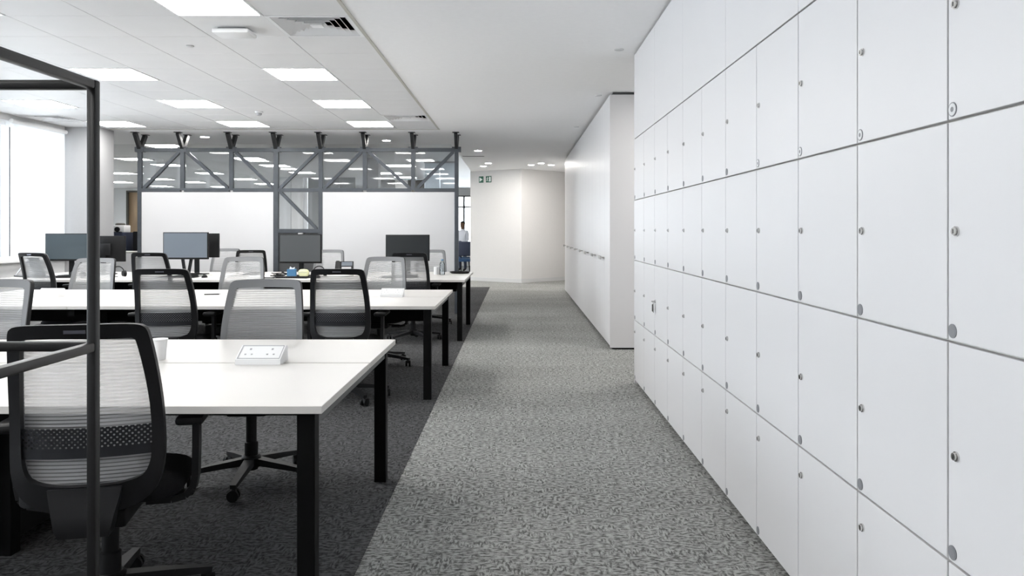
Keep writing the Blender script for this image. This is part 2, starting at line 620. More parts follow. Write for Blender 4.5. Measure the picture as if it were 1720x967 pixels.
p = thing('glass_partition', 'frosted bluish glass partition behind the right end of the truss', 'glass partition', (0, 17.0, 0))
for x0, x1 in ((-2.02, -1.70), (-1.68, -1.36)):
    MB().box(x0, x1, 0, 0.012, 0.04, CZ - 0.03).build('pane', 'frosted', p)
m = MB()
m.box(-2.04, -1.34, -0.02, 0.03, 0, 0.04)
m.box(-2.04, -1.34, -0.02, 0.03, CZ - 0.03, CZ)
m.build('channel', 'brushed', p)

# ================================================================== LOCKERS AND TALL CABINETS
LW = 0.4775
LY0 = 1.796
ROWZ = [0.030, 0.535, 1.043, 1.551, 2.070]
GAP = 0.0032
ordn = ['first', 'second', 'third', 'fourth', 'fifth', 'sixth', 'seventh', 'eighth', 'ninth', 'tenth', 'eleventh']


def door_mesh(h):
    return MB().rbox(0, 0.019, -LW / 2 + GAP, LW / 2 - GAP, GAP, h - GAP, 0.0012, 1).mesh('door', 'locker_white')


doors = [door_mesh(ROWZ[i + 1] - ROWZ[i]) for i in range(4)]
body = MB().box(0.021, 0.50, -LW / 2, LW / 2, 0.03, 2.07).mesh('body', 'locker_body')
plinth = MB().box(0.03, 0.45, -LW / 2, LW / 2, 0.0, 0.03).mesh('plinth', 'steel_black')


def x_disc(mb, r, x0, x1, n=18, c=(0, 0), mi=0):
    mb.prism([(c[0] + r * math.cos(2 * PI * k / n), c[1] + r * math.sin(2 * PI * k / n)) for k in range(n)], 'x', x0, x1, mi)
    return mb


lock_me = x_disc(x_disc(MB(), 0.0115, -0.004, 0.0), 0.0085, -0.009, -0.004)
lock_me.box(-0.0095, -0.009, -0.0012, 0.0012, -0.005, 0.005, 1)
lock_me = lock_me.mesh('cam_lock', ['chrome', 'plastic_black'])
disc_g = x_disc(x_disc(MB(), 0.0165, -0.002, 0.0), 0.0125, -0.0026, -0.002).mesh('number_disc', 'grey_disc')
disc_w = x_disc(x_disc(x_disc(MB(), 0.0165, -0.002, 0.0), 0.0142, -0.0022, -0.002, mi=1), 0.006, -0.0026, -0.0022).mesh('number_disc', ['grey_disc', 'pale_disc'])

for k in range(0, 11):                       # 0 = nearest the camera (cut by the frame edge)
    yc = LY0 + (k - 0.5) * LW
    far_i = 10 - k                           # index from the far end
    if k == 0:
        lab = 'white locker column nearest the viewer, cut off by the right frame edge'
    elif k == 10:
        lab = 'white locker column at the far end, beside the passage opening'
    elif k == 8:
        lab = 'white locker column with keys hanging from a lower door, third from far end'
    elif k <= 5:
        lab = 'white locker column of four doors with cam locks, %s from the right frame edge' % ordn[k]
    else:
        lab = 'white locker column of four doors, %s from the far end by the passage' % ordn[far_i]
    lk = thing('locker_column', lab, 'locker', (XR, yc, 0), 0, 'wall of white lockers')
    place(body, 'body', lk)
    place(plinth, 'plinth', lk)
    for r in range(4):
        dr = place(doors[r], 'door', lk, (0, 0, ROWZ[r]))
        zz = {0: 0.41, 1: 0.25, 2: 0.254, 3: 0.262}[r]
        place(lock_me, 'cam_lock', dr, (0, LW / 2 - 0.037, zz))
        place(disc_w if r == 3 and k < 4 else disc_g, 'number_disc', dr, (0, LW / 2 - 0.0215, 0.022 + GAP))

# fixed white panels above the lockers, two columns wide each
upper = struct(MB().box(1.021, 1.50, LY0 - LW, LY0 + 10 * LW, 2.07, CZ - 0.012), 'wall_right_upper', 'locker_body')
for k in range(-1, 10, 2):
    y0, y1 = LY0 + k * LW, LY0 + min(k + 2, 10) * LW
    if k == -1:
        y0, y1 = LY0 - LW, LY0
        MB().rbox(1.0, 1.019, y0 + GAP, y1 - GAP, 2.07 + GAP, CZ - 0.015, 0.0012, 1).build('panel', 'locker_white', upper)
        continue
for k in range(0, 10, 2):
    MB().rbox(1.0, 1.019, LY0 + k * LW + GAP * .7, LY0 + (k + 2) * LW - GAP * .7, 2.07 + GAP, CZ - 0.015, 0.0012, 1).build('panel', 'locker_white', upper)
MB().box(1.012, 1.49, LY0 - LW, LY0 + 10 * LW, CZ - 0.015, CZ).build('shadow_gap', 'steel_grey', upper)
MB().box(1.0, 1.5, LY0 + 10 * LW, LY0 + 10 * LW + 0.018, 0.0, CZ - 0.003).build('end_panel', 'locker_white', upper)
# plain wall on the viewer's side of the lockers
struct(MB().box(1.0, 1.50, -3.0, LY0 - LW, 0, CZ), 'wall_right_near', 'locker_white')

k8 = LY0 + 8 * LW - 0.037
kz = ROWZ[1] + 0.25
ks = thing('key_bunch', 'small bunch of keys hanging from a far locker door', 'keys', (XR, k8, kz))
m = MB()
m.tube([(-0.016 + 0 * a, 0.012 * math.sin(a), -0.012 + 0.012 * math.cos(a)) for a in [i * PI / 6 for i in range(13)]], 0.0012, 5)
m.build('ring', 'chrome', ks)
MB().box(-0.030, -0.0097, -0.0015, 0.0015, -0.004, 0.004).build('key', 'brushed', ks)
MB().prism([(-0.006, -0.024), (0.006, -0.024), (0.007, -0.05), (0.003, -0.08), (-0.003, -0.08), (-0.007, -0.05)], 'x', -0.018, -0.013).build('key', 'brushed', ks)
MB().rbox(-0.022, -0.012, 0.004, 0.026, -0.075, -0.022, 0.003, 1).build('fob', 'plastic_black', ks)

# tall flush cabinets further along
CY0, CW = 8.41, 0.98
cab_body = MB().box(0.022, 0.62, -CW / 2, CW / 2, 0.04, CZ - 0.03).mesh('body', 'locker_white')
cab_door = MB().rbox(0, 0.02, -CW / 4 + 0.0012, CW / 4 - 0.0012, 0.042, CZ - 0.032, 0.0012, 1).mesh('door', 'locker_white')
cab_plinth = MB().box(0.03, 0.60, -CW / 2, CW / 2, 0, 0.04).mesh('plinth', 'steel_black')
cab_top = MB().box(0.035, 0.60, -CW / 2, CW / 2, CZ - 0.03, CZ - 0.004).mesh('shadow_gap', 'steel_grey')
hm = MB()
hm.rbox(-0.055, -0.036, -0.10, 0.10, -0.020, 0.020, 0.008, 2)
for s in (-1, 1):
    hm.box(-0.04, 0.0, s * 0.055 - 0.006, s * 0.055 + 0.006, -0.006, 0.006)
cab_handle = hm.mesh('handle', 'brushed')
names8 = ['nearest, beside the passage', 'second from the passage', 'third from the passage', 'fourth from the passage', 'fifth from the passage',
          'third from the folded wall', 'second from the folded wall', 'farthest, next to the folded wall']
for k in range(8):
    t = thing('tall_cabinet', 'ceiling-high flush white cabinet with small bar handle, ' + names8[k], 'cabinet',
              (XR + 0.012, CY0 + 0.02 + (k + 0.5) * CW, 0), 0, 'tall white cabinets along the walkway')
    place(cab_body, 'body', t)
    place(cab_plinth, 'plinth', t)
    place(cab_top, 'shadow_gap', t)
    d1 = place(cab_door, 'door', t, (0, -CW / 4, 0))
    d2 = place(cab_door, 'door', t, (0, CW / 4, 0))
    place(cab_handle, 'handle', d1, (0, CW / 4 - 0.10 + 0.19, 0.98))
MB().box(0.0, 0.62, -CW / 2 - 0.02, -CW / 2 - 0.001, 0.02, CZ - 0.03).build('end_panel', 'locker_white', bpy.data.objects['tall_cabinet'])

# ================================================================== CEILING FITTINGS
fr = MB()
for x0, x1, y0, y1 in ((-0.298, 0.298, -0.29, -0.275), (-0.298, 0.298, 0.275, 0.29), (-0.298, -0.283, -0.275, 0.275), (0.283, 0.298, -0.275, 0.275)):
    fr.box(x0, x1, y0, y1, -0.004, 0.018)
fr_me = fr.mesh('frame', 'white_plastic')
df_me = MB().box(-0.283, 0.283, -0.275, 0.275, 0.0, 0.012).mesh('diffuser', 'panel_light')


def panel_light(x, y, label, group):
    t = thing('ceiling_light', label, 'ceiling light', (x, y, CZ), 0, group)
    place(fr_me, 'frame', t)
    place(df_me, 'diffuser', t)
    return t


rowname = {0: 'last row before the truss', 3: 'second row before the truss', 6: 'third row before the truss', 10: 'row nearest the viewer'}
colname = {1: 'beside the smooth plaster ceiling', 4: 'in the middle column', 7: 'in the column by the windows'}
for x, y, k, j in LIGHTS:
    px = CX + x * F / max(y, 0.1)
    in_view = y > 4.5 and px > -40
    lab = 'bright square ceiling light panel, %s, %s' % (rowname[k], colname[j]) if in_view else 'added unseen light panel in the side lobby, brightening the walkway'
    panel_light(x, y, lab, 'square light panels over the desks' if in_view else 'square light panels outside the picture')
far_lights = [(278, 244), (225, 266), (282, 276), (205, 290), (417, 265), (462, 277), (352, 290), (271, 300), (202, 305), (411, 300),
              (325, 305), (272, 312), (508, 289), (543, 300), (446, 308), (372, 313), (672, 277), (655, 290), (574, 300), (580, 310), (681, 297), (735, 291)]
for i, (px, py) in enumerate(far_lights):
    x, y = ceil_pt(px, py)
    bay = sum(px > q for q in (235, 307, 389, 464, 539, 613, 694, 767))
    bay_l = [q for q in far_lights if sum(q[0] > e_ for e_ in (235, 307, 389, 464, 539, 613, 694, 767)) == bay]
    pos = sorted(bay_l, key=lambda q: (q[1], q[0])).index((px, py))
    where = 'left of the truss' if bay == 0 else 'through the %s truss bay from left' % ordn[bay - 1] if bay < 8 else 'right of the truss'
    only = '' if len(bay_l) == 1 else ', %s from top' % ordn[pos]
    t = panel_light(x, y, 'small ceiling light seen %s%s' % (where, only), 'light panels beyond the truss')
    t.location.z = CZ - 0.016

for x, y in ((2.0, 7.5), (3.2, 7.5), (2.6, 4.5)):  # unseen lobby panels added to brighten the walkway ceiling and cabinet end
    t = panel_light(x, y, 'added unseen light panel in the side lobby, brightening the walkway', 'square light panels outside the picture')
    t.location.z = CZ - 0.016
# square four-way air diffusers
dm_out = MB()
for x0, x1, y0, y1 in ((-0.297, 0.297, -0.289, -0.262), (-0.297, 0.297, 0.262, 0.289), (-0.297, -0.270, -0.262, 0.262), (0.270, 0.297, -0.262, 0.262)):
    dm_out.box(x0, x1, y0, y1, -0.004, 0.016)
dm_me = dm_out.mesh('frame', 'white_plastic')
back_me = MB().box(-0.27, 0.27, -0.262, 0.262, 0.12, 0.13).mesh('backing', 'steel_black')
side_me = MB()
for x0, x1, y0, y1 in ((-0.285, 0.285, -0.275, -0.262), (-0.285, 0.285, 0.262, 0.275), (-0.285, -0.270, -0.262, 0.262), (0.270, 0.285, -0.262, 0.262)):
    side_me.box(x0, x1, y0, y1, 0.016, 0.13)
side_me = side_me.mesh('plenum', 'steel_black')


def louvre(r):
    """one square ring of blade sloping up towards the middle"""
    a, b2, t = r, r - 0.033, 0.002
    sy = 0.262 / 0.27
    vs = []
    for q, z in ((a, 0.0), (b2, 0.032), (b2, 0.032 + t), (a, t)):
        vs += [(-q, -q * sy, z), (q, -q * sy, z), (q, q * sy, z), (-q, q * sy, z)]
    fs = []
    for i in range(4):
        for k in range(4):
            fs.append((i * 4 + k, i * 4 + (k + 1) % 4, ((i + 1) % 4) * 4 + (k + 1) % 4, ((i + 1) % 4) * 4 + k))
    return MB().add(vs, fs).mesh('louvre', 'white_plastic')


louvres = [louvre(0.268 - 0.046 * i) for i in range(5)]
mid_me = MB().rbox(-0.045, 0.045, -0.043, 0.043, 0.0, 0.012, 0.003, 1).mesh('centre_plate', 'white_plastic')
vlabs = {(1, 0): 'square louvred air diffuser close in front of the truss, beside plaster ceiling', (9, 0): 'large louvred air diffuser in the ceiling nearest the viewer',
         (17, 0): 'louvred air diffuser overhead outside the picture', (1, 8): 'louvred air diffuser in the ceiling by the left windows'}
for cx, cy, k, j in sorted(light_cells):
    t = thing('air_diffuser', vlabs[(k, j)], 'air vent', (cx, cy, CZ), 0, 'ceiling air diffusers')
    place(dm_me, 'frame', t)
    place(back_me, 'backing', t)
    place(side_me, 'plenum', t)
    place(mid_me, 'centre_plate', t)
    for lv in louvres:
        place(lv, 'louvre', t)

# round recessed downlights
ring = MB().lathe([(0.062, 0.0), (0.075, -0.004), (0.085, -0.003), (0.088, 0.0)], 20).mesh('trim_ring', 'white_plastic', 30)
lens_me = MB().lathe([(0.062, -0.003), (0.062, 0.0)], 20).mesh('lens', 'spot_light')
for px, py, lab in ((803, 253, 'round downlight over the walkway, nearest of the three before the exit sign'), (820, 274, 'round downlight over the walkway in front of the exit sign'),
                    (812, 279, 'farthest round downlight just above the exit sign wall'), (649, 236, 'round downlight above the right half of the truss'),
                    (344, 230, 'round downlight above the left half of the truss'), (892, 277, 'round downlight high above the end wall, left of three'), (909, 274, 'round downlight high above the end wall, middle of three'),
                    (926, 277, 'round downlight high above the end wall, right of three beside the cabinets')):
    x, y = ceil_pt(px, py)
    y = min(y, 18.6)
    t = thing('downlight', lab, 'downlight', (x, y, CZ), 0, 'round downlights')
    place(ring, 'trim_ring', t)
    place(lens_me, 'lens', t)

# concealed sprinkler caps in the plaster
cap = MB().lathe([(0.04, 0.0), (0.04, -0.006), (0.034, -0.008)], 18).mesh('sprinkler_cap', 'pale_disc', 30)
for px, py, lab in ((1040, 83, 'small round sprinkler cap in plaster ceiling, nearest the viewer'), (1005, 160, 'small round sprinkler cap in plaster ceiling, middle of three'),
                    (968, 213, 'small round sprinkler cap in plaster ceiling, farthest of three')):
    x, y = ceil_pt(px, py)
    tag(place(cap, 'sprinkler_cap', None, (x, y, CZ)), lab, 'sprinkler', 'sprinkler caps along the lockers')

# wireless box and detectors
x, y = ceil_pt(394, 50)
t = thing('access_point', 'flat white wireless access point under the ceiling near the big vent', 'access point', (x, y, CZ))
MB().rbox(-0.135, 0.135, -0.10, 0.10, -0.045, -0.012, 0.010, 2).build('housing', 'white_plastic', t, 30)
MB().box(-0.10, 0.10, -0.07, 0.07, -0.012, 0.0).build('mount', 'grey_plastic', t)
x, y = ceil_pt(435, 187)
t = thing('smoke_detector', 'white domed smoke detector on the tiled ceiling', 'smoke detector', (x, y, CZ))
MB().lathe([(0.05, 0.0), (0.05, -0.015), (0.042, -0.022)], 18).build('base', 'white_plastic', t, 30)
MB().lathe([(0.036, -0.022), (0.036, -0.035), (0.028, -0.05), (0.012, -0.056)], 18).build('chamber', 'grey_plastic', t, 30)
x, y = ceil_pt(319, 77)
tag(MB().lathe([(0.032, 0.0), (0.032, -0.006), (0.02, -0.012)], 16).build('ceiling_sensor', 'pale_disc', None, 30, (x, y, CZ)), 'tiny pale round sensor on ceiling tile below the access point', 'sensor')
# slot vent in the walkway ceiling
x, y = ceil_pt(795, 262)
t = thing('slot_vent', 'narrow dark slot vent in the walkway ceiling by the truss', 'air vent', (x, y, CZ))
MB().box(-0.24, 0.24, -0.05, 0.05, -0.004, 0.0).build('frame', 'white_plastic', t)
for s in (-0.02, 0.02):
    MB().box(-0.22, 0.22, s - 0.010, s + 0.010, -0.006, -0.004).build('slot', 'steel_black', t)

# exit signs on the end wall
dirw = (Vector((*B, 0)) - Vector((*A, 0))).normalized()
ang = math.atan2(dirw.y, dirw.x)


def wall_pt(px):
    # point of wall A-B seen at image column px
    t_ = (px - CX) / F
    s = (t_ * A[1] - A[0]) / ((B[0] - A[0]) - t_ * (B[1] - A[1]))
    return A[0] + s * (B[0] - A[0]), A[1] + s * (B[1] - A[1])


x, y = wall_pt(808.5)
zc = H + (CY - 301.5) * y / F
t = thing('exit_sign', 'green exit sign plate with white arrow, left of the pair', 'exit sign', (x, y, zc), ang)
MB().rbox(-0.072, 0.072, -0.012, -0.002, -0.08, 0.08, 0.003, 1).build('plate', 'green_sign', t)
MB().prism([(-0.045, 0.055), (0.05, 0.0), (-0.045, -0.055)], 'y', -0.0135, -0.012).build('arrow', 'sign_white', t)
x, y = wall_pt(821)
t = thing('exit_sign', 'green exit sign plate with running figure and doorway, right of the pair', 'exit sign', (x, y, zc), ang)
MB().rbox(-0.085, 0.085, -0.012, -0.002, -0.08, 0.08, 0.003, 1).build('plate', 'green_sign', t)
m = MB()
m.box(0.02, 0.068, -0.0135, -0.012, -0.06, 0.06)
m.build('doorway', 'sign_white', t)
m = MB()
m.prism([(-0.028 + 0.012 * math.cos(a), 0.048 + 0.012 * math.sin(a)) for a in [k * PI / 4 for k in range(8)]], 'y', -0.0135, -0.012)
m.bar((-0.030, -0.0127, 0.034), (-0.038, -0.0127, -0.008), 0.0015, 0.018, (1, 0, 0))
m.bar((-0.030, -0.0127, 0.028), (0.004, -0.0127, 0.020), 0.0015, 0.009)
m.bar((-0.032, -0.0127, 0.028), (-0.062, -0.0127, 0.012), 0.0015, 0.009)
m.bar((-0.038, -0.0127, -0.006), (-0.012, -0.0127, -0.030), 0.0015, 0.010)
m.bar((-0.012, -0.0127, -0.028), (-0.014, -0.0127, -0.060), 0.0015, 0.010, (1, 0, 0))
m.bar((-0.040, -0.0127, -0.006), (-0.048, -0.0127, -0.036), 0.0015, 0.010, (1, 0, 0))
m.bar((-0.046, -0.0127, -0.034), (-0.072, -0.0127, -0.040), 0.0015, 0.010)
m.build('running_figure', 'sign_white', t)

# ================================================================== STEEL TRUSS SCREEN WITH WHITEBOARDS
TYP = 12.05
tr = thing('truss_screen', 'grey steel truss screen standing behind the desks up to the ceiling', 'truss', (0, TYP, 0))
PX = [(px - CX) * TYP / F for px in (235.5, 307, 389, 464, 539, 613, 694, 767)]
ZT, ZM = 2.545, 1.918     # chord centres
S = 0.060


def tpart(mb, name, mm='truss_grey'):
    return mb.build(name, mm, tr)


for i, x in enumerate(PX):
    z0 = 0.0 if i in (0, 3, 4, 7) else ZM
    wdt = 0.075 if i == 3 else S
    tpart(MB().box(x - wdt / 2, x + wdt / 2, -S / 2, S / 2, z0, ZT + 0.03), 'post')
    # V struts fanning to the ceiling, one leg forward, one leg back
    for s in (-1, 1):
        tpart(MB().bar((x, s * 0.02, ZT + 0.03), (x, s * 0.17, CZ - 0.006), 0.07, 0.05, (1, 0, 0)), 'ceiling_strut', 'truss_black')
        tpart(MB().box(x - 0.05, x + 0.05, s * 0.17 - 0.045, s * 0.17 + 0.045, CZ - 0.008, CZ), 'fixing_plate', 'truss_black')
    tpart(MB().box(x - 0.07, x + 0.07, -S / 2 - 0.008, S / 2 + 0.008, ZT - 0.035, ZT + 0.045), 'gusset')
for i in range(7):
    tpart(MB().box(PX[i] + S / 2, PX[i + 1] - S / 2, -S / 2, S / 2, ZT - 0.028, ZT + 0.028), 'top_chord')
    tpart(MB().box(PX[i] + S / 2, PX[i + 1] - S / 2, -S / 2, S / 2, ZM - 0.028, ZM + 0.028), 'middle_chord')
    up = i in (0, 3, 4, 6)
    za, zb = (ZM + 0.03, ZT - 0.03) if up else (ZT - 0.03, ZM + 0.03)
    tpart(MB().bar((PX[i] + 0.06, 0, za), (PX[i + 1] - 0.05, 0, zb), 0.045, 0.055, (0, 1, 0)), 'diagonal')
    tpart(MB().box(PX[i] + S / 2, PX[i + 1] - S / 2, 0.036, 0.044, ZM + 0.028, ZT - 0.028), 'glass_pane', 'glass_truss')
# middle bay
ZB = 1.285
tpart(MB().box(PX[3] + S / 2, PX[4] - S / 2, -S / 2, S / 2, ZB - 0.03, ZB + 0.03), 'middle_chord')
tpart(MB().bar((PX[3] + 0.07, 0, ZM - 0.03), (PX[4] - 0.06, 0, ZB + 0.03), 0.045, 0.055, (0, 1, 0)), 'diagonal')
tpart(MB().box(PX[3] + S / 2, PX[4] - S / 2, 0.036, 0.044, ZB + 0.03, ZM - 0.03), 'glass_pane', 'glass_truss')
tpart(MB().box(PX[3] + S / 2, PX[4] - S / 2, 0.0, 0.02, 0.05, ZB - 0.03), 'infill_panel', 'steel_grey')
for a, b2 in ((0, 3), (4, 7)):
    tpart(MB().box(PX[a] + S / 2, PX[b2] - S / 2, -S / 2, S / 2, 0.48, 0.53), 'bottom_chord')
for a, b2, lab in ((0, 3, 'large glossy whiteboard filling the left half of the truss'), (4, 7, 'large glossy whiteboard filling the right half of the truss')):
    w_ = thing('whiteboard', lab, 'whiteboard', ((PX[a] + PX[b2]) / 2, TYP, 0), 0, 'whiteboards on the truss')
    hw = (PX[b2] - PX[a]) / 2 - S / 2 - 0.004
    MB().rbox(-hw, hw, -0.030, -0.012, 0.533, ZM - 0.031, 0.003, 1).build('writing_surface', 'board_white', w_)
    MB().box(-hw + 0.02, hw - 0.02, -0.012, 0.02, 0.55, ZM - 0.05).build('backing', 'steel_grey', w_)

# ================================================================== DESKS
HT = 0.72
BAY = 1.40


def bench(label, y0, y1, bays, legs_y, seam, XE):
    t = thing('bench_desk', label, 'desk', (XE, y0, 0), 0, 'long white bench desks')
    d_ = y1 - y0
    sm = d_ * seam
    for i in range(bays):
        xa, xb = -(i + 1) * BAY + (0.0015 if i < bays - 1 else 0), -i * BAY - (0.0015 if i else 0)
        for ya, yb in ((0, sm - 0.008), (sm + 0.008, d_)):
            m_ = MB().rbox(xa, xb, ya, yb, HT - 0.026, HT, 0.0015, 1)
            m_.build('worktop', 'desk_white', t)
    L = bays * BAY
    la, lb = legs_y[0] - y0, legs_y[1] - y0
    lw = 0.06
    for xx in (-0.062, -L + 0.062):
        for yy in (la, lb):
            MB().rbox(xx - lw / 2, xx + lw / 2, yy - lw / 2, yy + lw / 2, 0, HT - 0.028, 0.003, 1).build('leg', 'steel_black', t)
        MB().box(xx - 0.025, xx + 0.025, la + lw / 2, lb - lw / 2, HT - 0.08, HT - 0.03).build('end_rail', 'steel_grey', t)
    for i in range(1, bays):
        for yy in (la + 0.50, lb - 0.42):
            MB().rbox(-i * BAY - lw / 2, -i * BAY + lw / 2, yy - lw / 2, yy + lw / 2, 0, HT - 0.028, 0.003, 1).build('leg', 'steel_black', t)
        MB().box(-i * BAY - 0.025, -i * BAY + 0.025, la, lb, HT - 0.08, HT - 0.03).build('cross_rail', 'steel_black', t)
    for yy in (la + 0.28, lb - 0.28):
        MB().box(-L + 0.10, -0.095, yy - 0.022, yy + 0.022, HT - 0.075, HT - 0.03).build('side_rail', 'steel_black', t)
    # cable tray below the slot
    m_ = MB()
    m_.box(-L + 0.15, -0.15, sm - 0.16, sm + 0.16, HT - 0.19, HT - 0.185)
    m_.box(-L + 0.15, -0.15, sm - 0.165, sm - 0.16, HT - 0.19, HT - 0.09)
    m_.box(-L + 0.15, -0.15, sm + 0.16, sm + 0.165, HT - 0.19, HT - 0.09)
    m_.build('cable_tray', 'steel_black', t)
    return t


bench('long white bench desk nearest the viewer, black legs', 2.547, 4.10, 3, (2.61, 4.01), 0.536, -0.642)
bench('long white bench desk, middle of the three rows, black legs', 5.89, 7.52, 3, (5.94, 7.42), 0.5, -0.622)
bench('long white bench desk with monitors in front of the truss, black legs', 8.98, 10.70, 4, (9.06, 10.63), 0.5, -0.605)


def pedestal(x, y, label, face):
    t = thing('desk_pedestal', label, 'pedestal', (x, y, 0), 0 if face < 0 else PI, 'black pedestals under the desks')
    MB().rbox(-0.21, 0.21, -0.28, 0.28, 0.03, 0.50, 0.004, 1).build('body', 'plastic_black', t)
    for z0, z1 in ((0.04, 0.18), (0.185, 0.325), (0.33, 0.49)):
        dr = MB().rbox(-0.205, 0.205, -0.30, -0.281, z0, z1, 0.002, 1).build('drawer', 'steel_black', t)
        MB().box(-0.06, 0.06, -0.312, -0.30, z1 - 0.03, z1 - 0.018).build('handle', 'steel_grey', dr)
    for sx in (-1, 1):
        for sy in (-1, 1):
            MB().tube([(sx * 0.17 - 0.01, sy * 0.22, 0.0155), (sx * 0.17 + 0.01, sy * 0.22, 0.0155)], 0.0155, 10).build('caster', 'plastic_black', t)


pedestal(-2.27, 3.36, 'black drawer pedestal under the nearest desk at the left edge', -1)
pedestal(-3.62, 6.60, 'black drawer pedestal under the middle desk, left one', -1)
pedestal(-2.21, 6.60, 'black drawer pedestal under the middle desk, right one', -1)
pedestal(-5.0, 9.75, 'black drawer pedestal under the far desk, left one', -1)
pedestal(-3.6, 9.75, 'black drawer pedestal under the far desk, middle one', -1)
pedestal(-2.2, 9.75, 'black drawer pedestal under the far desk, right one', -1)

# ================================================================== TASK CHAIRS


def catmull(pts, sub):
    out = []
    n = len(pts)
    for i in range(n - 1):
        p0, p1, p2, p3 = pts[max(i - 1, 0)], pts[i], pts[i + 1], pts[min(i + 2, n - 1)]
        for k in range(sub):
            t_ = k / sub
            out.append(tuple(0.5 * ((2 * p1[c]) + (-p0[c] + p2[c]) * t_ + (2 * p0[c] - 5 * p1[c] + 4 * p2[c] - p3[c]) * t_ ** 2
                                    + (-p0[c] + 3 * p1[c] - 3 * p2[c] + p3[c]) * t_ ** 3) for c in range(len(p1))))
    out.append(tuple(pts[-1]))
    return out


OUT = [(0, 1.015), (.06, 1.0148), (.12, 1.014), (.170, 1.011), (.192, 1.003), (.203, .985), (.212, .93), (.221, .85), (.228, .76), (.232, .66),
       (.232, .58), (.225, .525), (.204, .475), (.165, .440), (.11, .420), (.05, .412), (0, .412)]
INN = [(0, .972), (.05, .9719), (.10, .971), (.145, .970), (.162, .966), (.168, .955), (.177, .90), (.186, .83), (.193, .75), (.196, .66),
       (.195, .60), (.189, .56), (.17, .527), (.13, .512), (.09, .506), (.045, .504), (0, .504)]
OUT = [(x * 0.955, z) for x, z in OUT]
INN = [(x * 0.955, z) for x, z in INN]
YB = [(.35, -.205), (.43, -.225), (.52, -.243), (.62, -.243), (.72, -.252), (.83, -.277), (.93, -.307), (1.02, -.338)]


def yb(z):
    for (a, ya), (b2, yb_) in zip(YB, YB[1:]):
        if z <= b2:
            t_ = (z - a) / (b2 - a)
            return ya + (yb_ - ya) * t_
    return YB[-1][1]


YS = catmull([(z, y_) for z, y_ in YB], 8)


def ybs(z):
    for (a, ya), (b2, y2) in zip(YS, YS[1:]):
        if z <= b2:
            return ya + (y2 - ya) * (z - a) / (b2 - a + 1e-9)
    return YS[-1][1]


def surf(x, z, off=0.0):
    return (x, ybs(z) + 0.042 * (x / 0.23) ** 2 + off, z)


def ring_mesh(name, mm, o_pts, i_pts, y0, y1, smooth=40):
    o_, i_ = catmull(o_pts, 2), catmull(i_pts, 2)
    o_ = o_ + [(-x, z) for x, z in reversed(o_[1:-1])]
    i_ = i_ + [(-x, z) for x, z in reversed(i_[1:-1])]
    n = len(o_)
    vs = [surf(x, z, y0) for x, z in o_] + [surf(x, z, y0) for x, z in i_] + [surf(x, z, y1) for x, z in o_] + [surf(x, z, y1) for x, z in i_]
    fs = []
    for k in range(n):
        j = (k + 1) % n
        fs += [(k, j, n + j, n + k), (2 * n + k, 3 * n + k, 3 * n + j, 2 * n + j), (k, 2 * n + k, 2 * n + j, j), (n + k, n + j, 3 * n + j, 3 * n + k)]
    return MB().add(vs, fs).mesh(name, mm, smooth)


INNC = catmull(INN, 4)


def inner_hw(z):
    best = 0
    for (xa, za), (xb, zb) in zip(INNC, INNC[1:]):
        if (za - z) * (zb - z) <= 0 and za != zb:
            best = max(best, xa + (xb - xa) * (z - za) / (zb - za))
    return best


def band(zs, y_fn, mi_fn, name, mm, nx=10, extra=0.012):
    vs, fs, mis = [], [], []
    for z in zs:
        hw = max(inner_hw(min(max(z, 0.507), 0.9705)), 0.03) + extra
        for k in range(nx + 1):
            x = -hw + 2 * hw * k / nx
            vs.append(surf(x, z, y_fn(z)))
    m_ = MB()
    for r in range(len(zs) - 1):
        for k in range(nx):
            a = r * (nx + 1) + k
            fs.append((a, a + 1, a + nx + 2, a + nx + 1))
            mis.append(mi_fn(r))
    m_.add(vs, fs)
    m_.mi = mis
    return m_.mesh(name, mm)


zs, zz = [], 0.508
while zz < 0.968:
    zs += [zz, zz + 0.0075]
    zz += 0.0118
zi = {z: i for i, z in enumerate(zs)}
mesh_me = band(zs, lambda z: 0.012 + (0.0012 if zi[z] % 2 else -0.0012), lambda r: 0 if r % 2 == 0 else 1, 'back_mesh', ['mesh_rib', 'mesh_gap'])
lum_me = band([0.590, 0.61, 0.63, 0.65, 0.67, 0.685], lambda z: -0.012, lambda r: 0, 'lumbar_support', 'lumbar_plastic', 12, 0.008)
frame_me = ring_mesh('back_frame', 'plastic_dark', OUT, INN, -0.022, 0.006)
OUT2 = [(x * 0.992, z if z < 0.9 else z - 0.001) for x, z in OUT]
cover_me = ring_mesh('front_cover', 'fabric_grey', OUT2, INN, 0.0065, 0.0145)
badge_me = MB().box(-0.03, 0.03, ybs(0.993) - 0.025, ybs(0.993) - 0.020, 0.988, 0.998).mesh('badge', 'badge')
tm = MB()
tv = []
for hw_, y0_, y1_, z_ in ((0.105, -0.266, -0.235, 0.500), (0.098, -0.272, -0.235, 0.46), (0.088, -0.283, -0.235, 0.42), (0.080, -0.287, -0.225, 0.38), (0.072, -0.278, -0.220, 0.352)):
    tv += [(-hw_, y0_, z_), (hw_, y0_, z_), (hw_, y1_, z_), (-hw_, y1_, z_)]
tf = [(3, 2, 1, 0), (16, 17, 18, 19)]
for r_ in range(4):
    for k_ in range(4):
        tf.append((r_ * 4 + k_, r_ * 4 + (k_ + 1) % 4, r_ * 4 + 4 + (k_ + 1) % 4, r_ * 4 + 4 + k_))
tm.add(tv, tf)
tail_me = tm.mesh('back_stem', 'plastic_dark', 40)
mm_ = MB()
mm_.rbox(-0.10, 0.10, -0.20, 0.10, 0.345, 0.405, 0.012, 2)
mm_.rbox(-0.04, 0.04, -0.25, -0.10, 0.345, 0.395, 0.010, 2)
